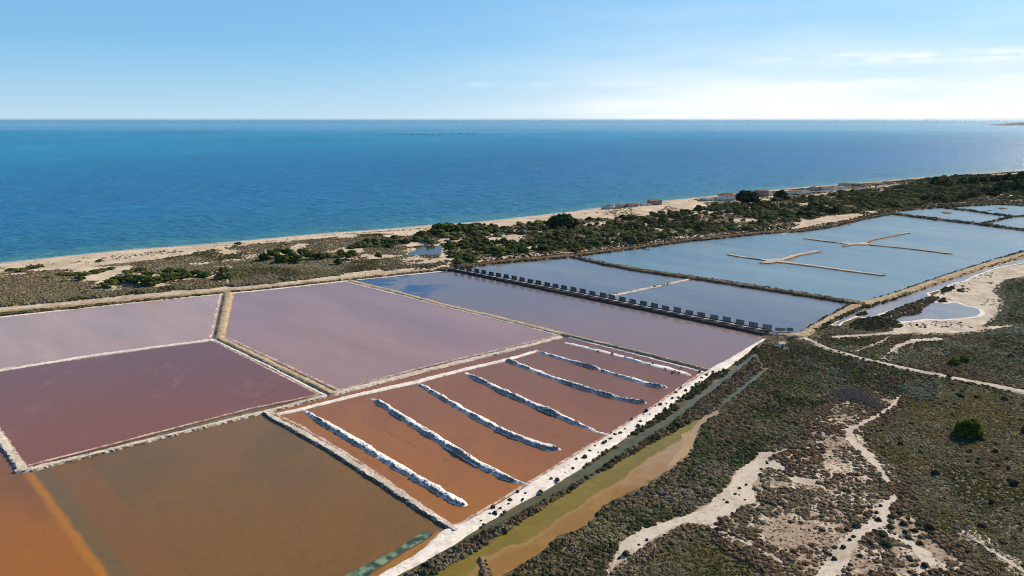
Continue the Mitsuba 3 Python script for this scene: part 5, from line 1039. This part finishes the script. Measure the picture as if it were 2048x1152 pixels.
def house(name, x, y, w, h, label, wall, roofm, kind, nwin, rot, floors=1, cat='house', door=True, depth=None, doorm='blue_paint', z=None):
    k = key(name); d = depth or float(np.clip(w * .75, 3.0, 11)); w = w * .84
    rise = .28 * h if kind != 'flat' else 0; hw = max(h - rise, 1.6) if kind != 'flat' else max(h - .5, 1.6)
    z = float(ground_z(np.array([[x, y]]))[0]) - .1 if z is None else z
    M = T().translate([x, y + d * .3, z]).rotate([0, 0, 1], rot)
    walls = [box(0, 0, hw / 2 - .2, w, d, hw + .4)]
    if kind == 'gable':
        for s in (-1, 1):
            g = np.array([[s * w / 2, -d / 2, hw], [s * w / 2, d / 2, hw], [s * w / 2, 0, hw + rise * .9]]); walls.append((g, np.array([[0, 1, 2], [0, 2, 1]])))
    scene[k + '__wall'] = placed(mikit.ply(join(walls), wall), M)
    scene[k + '__roof'] = placed(mikit.ply(roof_mesh(kind, w, d, hw + (.01 if kind != 'flat' else 0), rise), roofm), M)
    fh = hw / floors
    for fl in range(floors):
        for j in range(nwin):
            wx = -w / 2 + (j + .5) * w / nwin
            if door and fl == 0 and j == nwin // 2:
                dk = k + '__door'
                scene[dk] = placed(mikit.ply(box(wx, -d / 2 - .01, min(2.1, hw * .75) / 2, min(1.1, w / nwin * .5), .1, min(2.1, hw * .75)), doorm), M)
                continue
            ww, wh = min(1.2, w / nwin * .5), min(1.2, fh * .42); cz = fl * fh + fh * .55
            kk = key(k + '__window')
            scene[kk] = placed(mikit.ply(box(wx, -d / 2 - .005, cz, ww, .06, wh), 'dark_glass'), M)
            scene[kk + '__frame'] = placed(mikit.ply(join([box(wx, -d / 2 - .05, cz - wh / 2 - .06, ww + .3, .2, .12), box(wx, -d / 2 - .03, cz + wh / 2 + .04, ww + .2, .1, .08), box(wx - ww / 2 - .04, -d / 2 - .03, cz, .08, .1, wh), box(wx + ww / 2 + .04, -d / 2 - .03, cz, .08, .1, wh)]), 'frame_white'), M)
    if kind != 'flat' and w > 6:
        scene[k + '__roof__chimney'] = placed(mikit.ply(box(w * .25, d * .12, hw + rise * .9, .6, .6, 1.0), wall), M)
    return tag(k, label, cat)


Hs = PTS['houses']
SPEC = [('beach_house', 'white house with red roof at the left end of the beach houses', 'white_plaster', 'red_tile', 'hip', 2, 1), ('beach_house', 'low flat roofed annex at the very left of the beach houses', 'white_plaster', 'grey_roof', 'flat', 2, 1),
        ('beach_house', 'second red roofed house from the left end of the beach houses', 'cream_plaster', 'red_tile', 'hip', 2, 1), ('beach_house', 'narrow reddish house between the second house and the long low one', 'brown_plaster', 'red_tile', 'gable', 1, 1),
        ('beach_house', 'long low house with brownish red roof beside the open sand', 'cream_plaster', 'red_tile', 'gable', 4, 1), ('beach_house', 'small white gable right of the long low house', 'white_plaster', 'grey_roof', 'gable', 1, 1),
        ('beach_house', 'low white building behind the white wall', 'white_plaster', 'grey_roof', 'flat', 3, 1), ('beach_house', 'brown flat roofed house beside the tall pole', 'brown_plaster', 'brown_tile', 'flat', 4, 1),
        ('beach_house', 'large white house with dark red hip roof beside the big tree', 'white_plaster', 'red_tile', 'hip', 6, 2), ('terrace_building', 'low white terrace building left of the large white house', 'white_plaster', 'grey_roof', 'flat', 4, 1),
        ('brick_building', 'brown brick building right of the big dark tree', 'brown_plaster', 'brown_tile', 'flat', 4, 2), ('beach_house', 'narrow white house right of the brick building', 'white_plaster', 'grey_roof', 'flat', 1, 2),
        ('beach_house', 'white house with red roof above the far bushes, left one', 'white_plaster', 'red_tile', 'hip', 4, 1), ('beach_house', 'low white house right of the left red roof', 'white_plaster', 'grey_roof', 'flat', 4, 1),
        ('beach_house', 'two storey house with red hip roof among the far houses', 'cream_plaster', 'red_tile', 'hip', 3, 2), ('beach_house', 'long house with brown roof among the far houses', 'cream_plaster', 'brown_tile', 'gable', 6, 1),
        ('beach_house', 'long white house behind the white road wall', 'white_plaster', 'grey_roof', 'flat', 5, 1), ('beach_house', 'wide house with dark red roof close to the sea', 'cream_plaster', 'red_tile', 'hip', 4, 1),
        ('beach_house', 'brown roofed house right of the wide dark red roof', 'brown_plaster', 'brown_tile', 'gable', 3, 1), ('beach_house', 'cream house third from the right end of the row', 'cream_plaster', 'red_tile', 'gable', 3, 1),
        ('beach_house', 'white house with blue shaded front before the row', 'white_plaster', 'grey_roof', 'flat', 4, 1), ('beach_house', 'brownish house second from the right end of the shore row', 'cream_plaster', 'brown_tile', 'hip', 3, 1),
        ('beach_house', 'low reddish house, last of the shore row at the right', 'cream_plaster', 'red_tile', 'gable', 3, 1), ('beach_house', 'small white house at the far pines', 'white_plaster', 'grey_roof', 'flat', 2, 1),
        ('beach_house', 'second last house of the shore row', 'cream_plaster', 'brown_tile', 'gable', 2, 1), ('beach_house', 'last small house of the shore row at the right', 'white_plaster', 'red_tile', 'gable', 2, 1)]
for (x, y, w, h), (n, lab, wall, roofm, kind, nw, fl) in list(zip(Hs, SPEC))[:-3]:
    house(n, x, y, w, h * .92, lab, wall, roofm, kind, nw, 14, fl)
x, y, w, h = PTS['hut'][0]
house('hut', x, y, w * 1.05, h, 'tiny white hut with a pale pink roof in the scrub near the junction', 'white_plaster', 'cream_plaster', 'gable', 1, 12, 1, 'hut', True, 2.6, 'dark_glass', -.05)
for ((x0, y0), (x1, y1)), lab in zip(PTS['walls'], ['long white wall along the road before the far houses', 'white wall before the low white building', 'white wall at the far houses, second from the right', 'white wall at the far houses, rightmost']):
    L = math.hypot(x1 - x0, y1 - y0); v, f = box(0, 0, .8, L, .4, 2.2)
    tag(add('white_wall', (v, f), 'white_plaster'), lab, 'wall'); k = [q_ for q_ in scene if q_.startswith('white_wall')][-1]
    scene[k]['to_world'] = T().translate([(x0 + x1) / 2, (y0 + y1) / 2, float(ground_z(np.array([[x0, y0]]))[0])]).rotate([0, 0, 1], math.degrees(math.atan2(y1 - y0, x1 - x0)))
for (x, y, h), lab in zip(PTS['poles'], ['tall pole beside the brown flat roofed house', 'short pole on the open sand right of the houses', 'left white mast on the beach', 'right white mast on the beach', 'pole before the large white house', 'pole before the long low house']):
    k = key('pole'); z = float(ground_z(np.array([[x, y]]))[0]); m = T().translate([x, y, z]); mat = 'frame_white' if 'mast' in lab else 'grey_wood'
    scene[k + '__shaft'] = placed(mikit.ply(trimesh.creation.cylinder(.16 if 'mast' in lab else .13, h, sections=8).apply_translation((0, 0, h / 2)), mat), m)
    scene[k + '__arm'] = placed(mikit.ply(box(0, 0, h - .35, 1.2, .1, .12), mat), m)
    tag(k, lab, 'pole')
# white fence beside the far path
fp = PTS['fence']; k = 'fence'
ln = sg.LineString(fp); n = int(ln.length / 7); fr = []
for i in range(n + 1):
    c = ln.interpolate(i * 7.0); scene[key(k + '__post')] = mikit.ply(box(c.x, c.y, 1.0, .45, .45, 2.6), 'frame_white')
    if i: fr.append((pv, c))
    pv = c
for a, b in fr[::1]:
    L = a.distance(b); v, f = join([box(0, 0, .9, L - .5, .14, .2), box(0, 0, 1.7, L - .5, .14, .2)])
    scene[key(k + '__rail')] = {**mikit.ply((v, f), 'frame_white'), 'to_world': T().translate([(a.x + b.x) / 2, (a.y + b.y) / 2, 0]).rotate([0, 0, 1], math.degrees(math.atan2(b.y - a.y, b.x - a.x)))}
tag(k, 'white post and rail fence below the far right trees', 'fence')
# boardwalk through the grey scrub
(x0, y0), (x1, y1) = PTS['boardwalk']; L = math.hypot(x1 - x0, y1 - y0); npl = int(L / .9); k = 'boardwalk'
Mb = T().translate([(x0 + x1) / 2, (y0 + y1) / 2, .9]).rotate([0, 0, 1], math.degrees(math.atan2(y1 - y0, x1 - x0)))
bp = mikit.ply(box(0, 0, 0, .8, 1.8, .08), 'frame_white')
for i in range(npl): scene[key(k + '__plank')] = placed(bp, Mb @ T().translate([(i + .5) * .9 - L / 2, 0, 0]))
scene[k + '__beam'] = placed(mikit.ply(join([box(0, s * .7, -.35, L, .15, .6) for s in (-1, 1)]), 'grey_wood'), Mb)
tag(k, 'short pale boardwalk leading into the grey green scrub', 'boardwalk')
# fish cages far out at sea
bsdf('cage_dark', {'type': 'diffuse', 'reflectance': rgb(.03, .035, .04)})
ring = trimesh.creation.torus(14, .55, 24, 6); ring2 = trimesh.creation.torus(14, .25, 24, 5).apply_translation((0, 0, 2.6))
posts = join([box(14 * math.cos(a), 14 * math.sin(a), 1.3, .3, .3, 2.6) for a in np.arange(12) * math.pi / 6])
cr = mikit.ply(ring, 'cage_dark', smooth=True); chh = mikit.ply(join([(np.array(ring2.vertices), np.array(ring2.faces)), posts]), 'cage_dark')
for i, ((x, y), o) in enumerate(zip(PTS['cages'], order(PTS['cages'], bearing))):
    k = key('fish_cage'); M = T().translate([x, y, 0])
    scene[k + '__float_ring'] = placed(cr, M); scene[k + '__handrail'] = placed(chh, M)
    tag(k, f'dark round fish farm cage near the horizon, {nth(o)} from the left', 'fish cage', 'fish farm cages far out at sea')
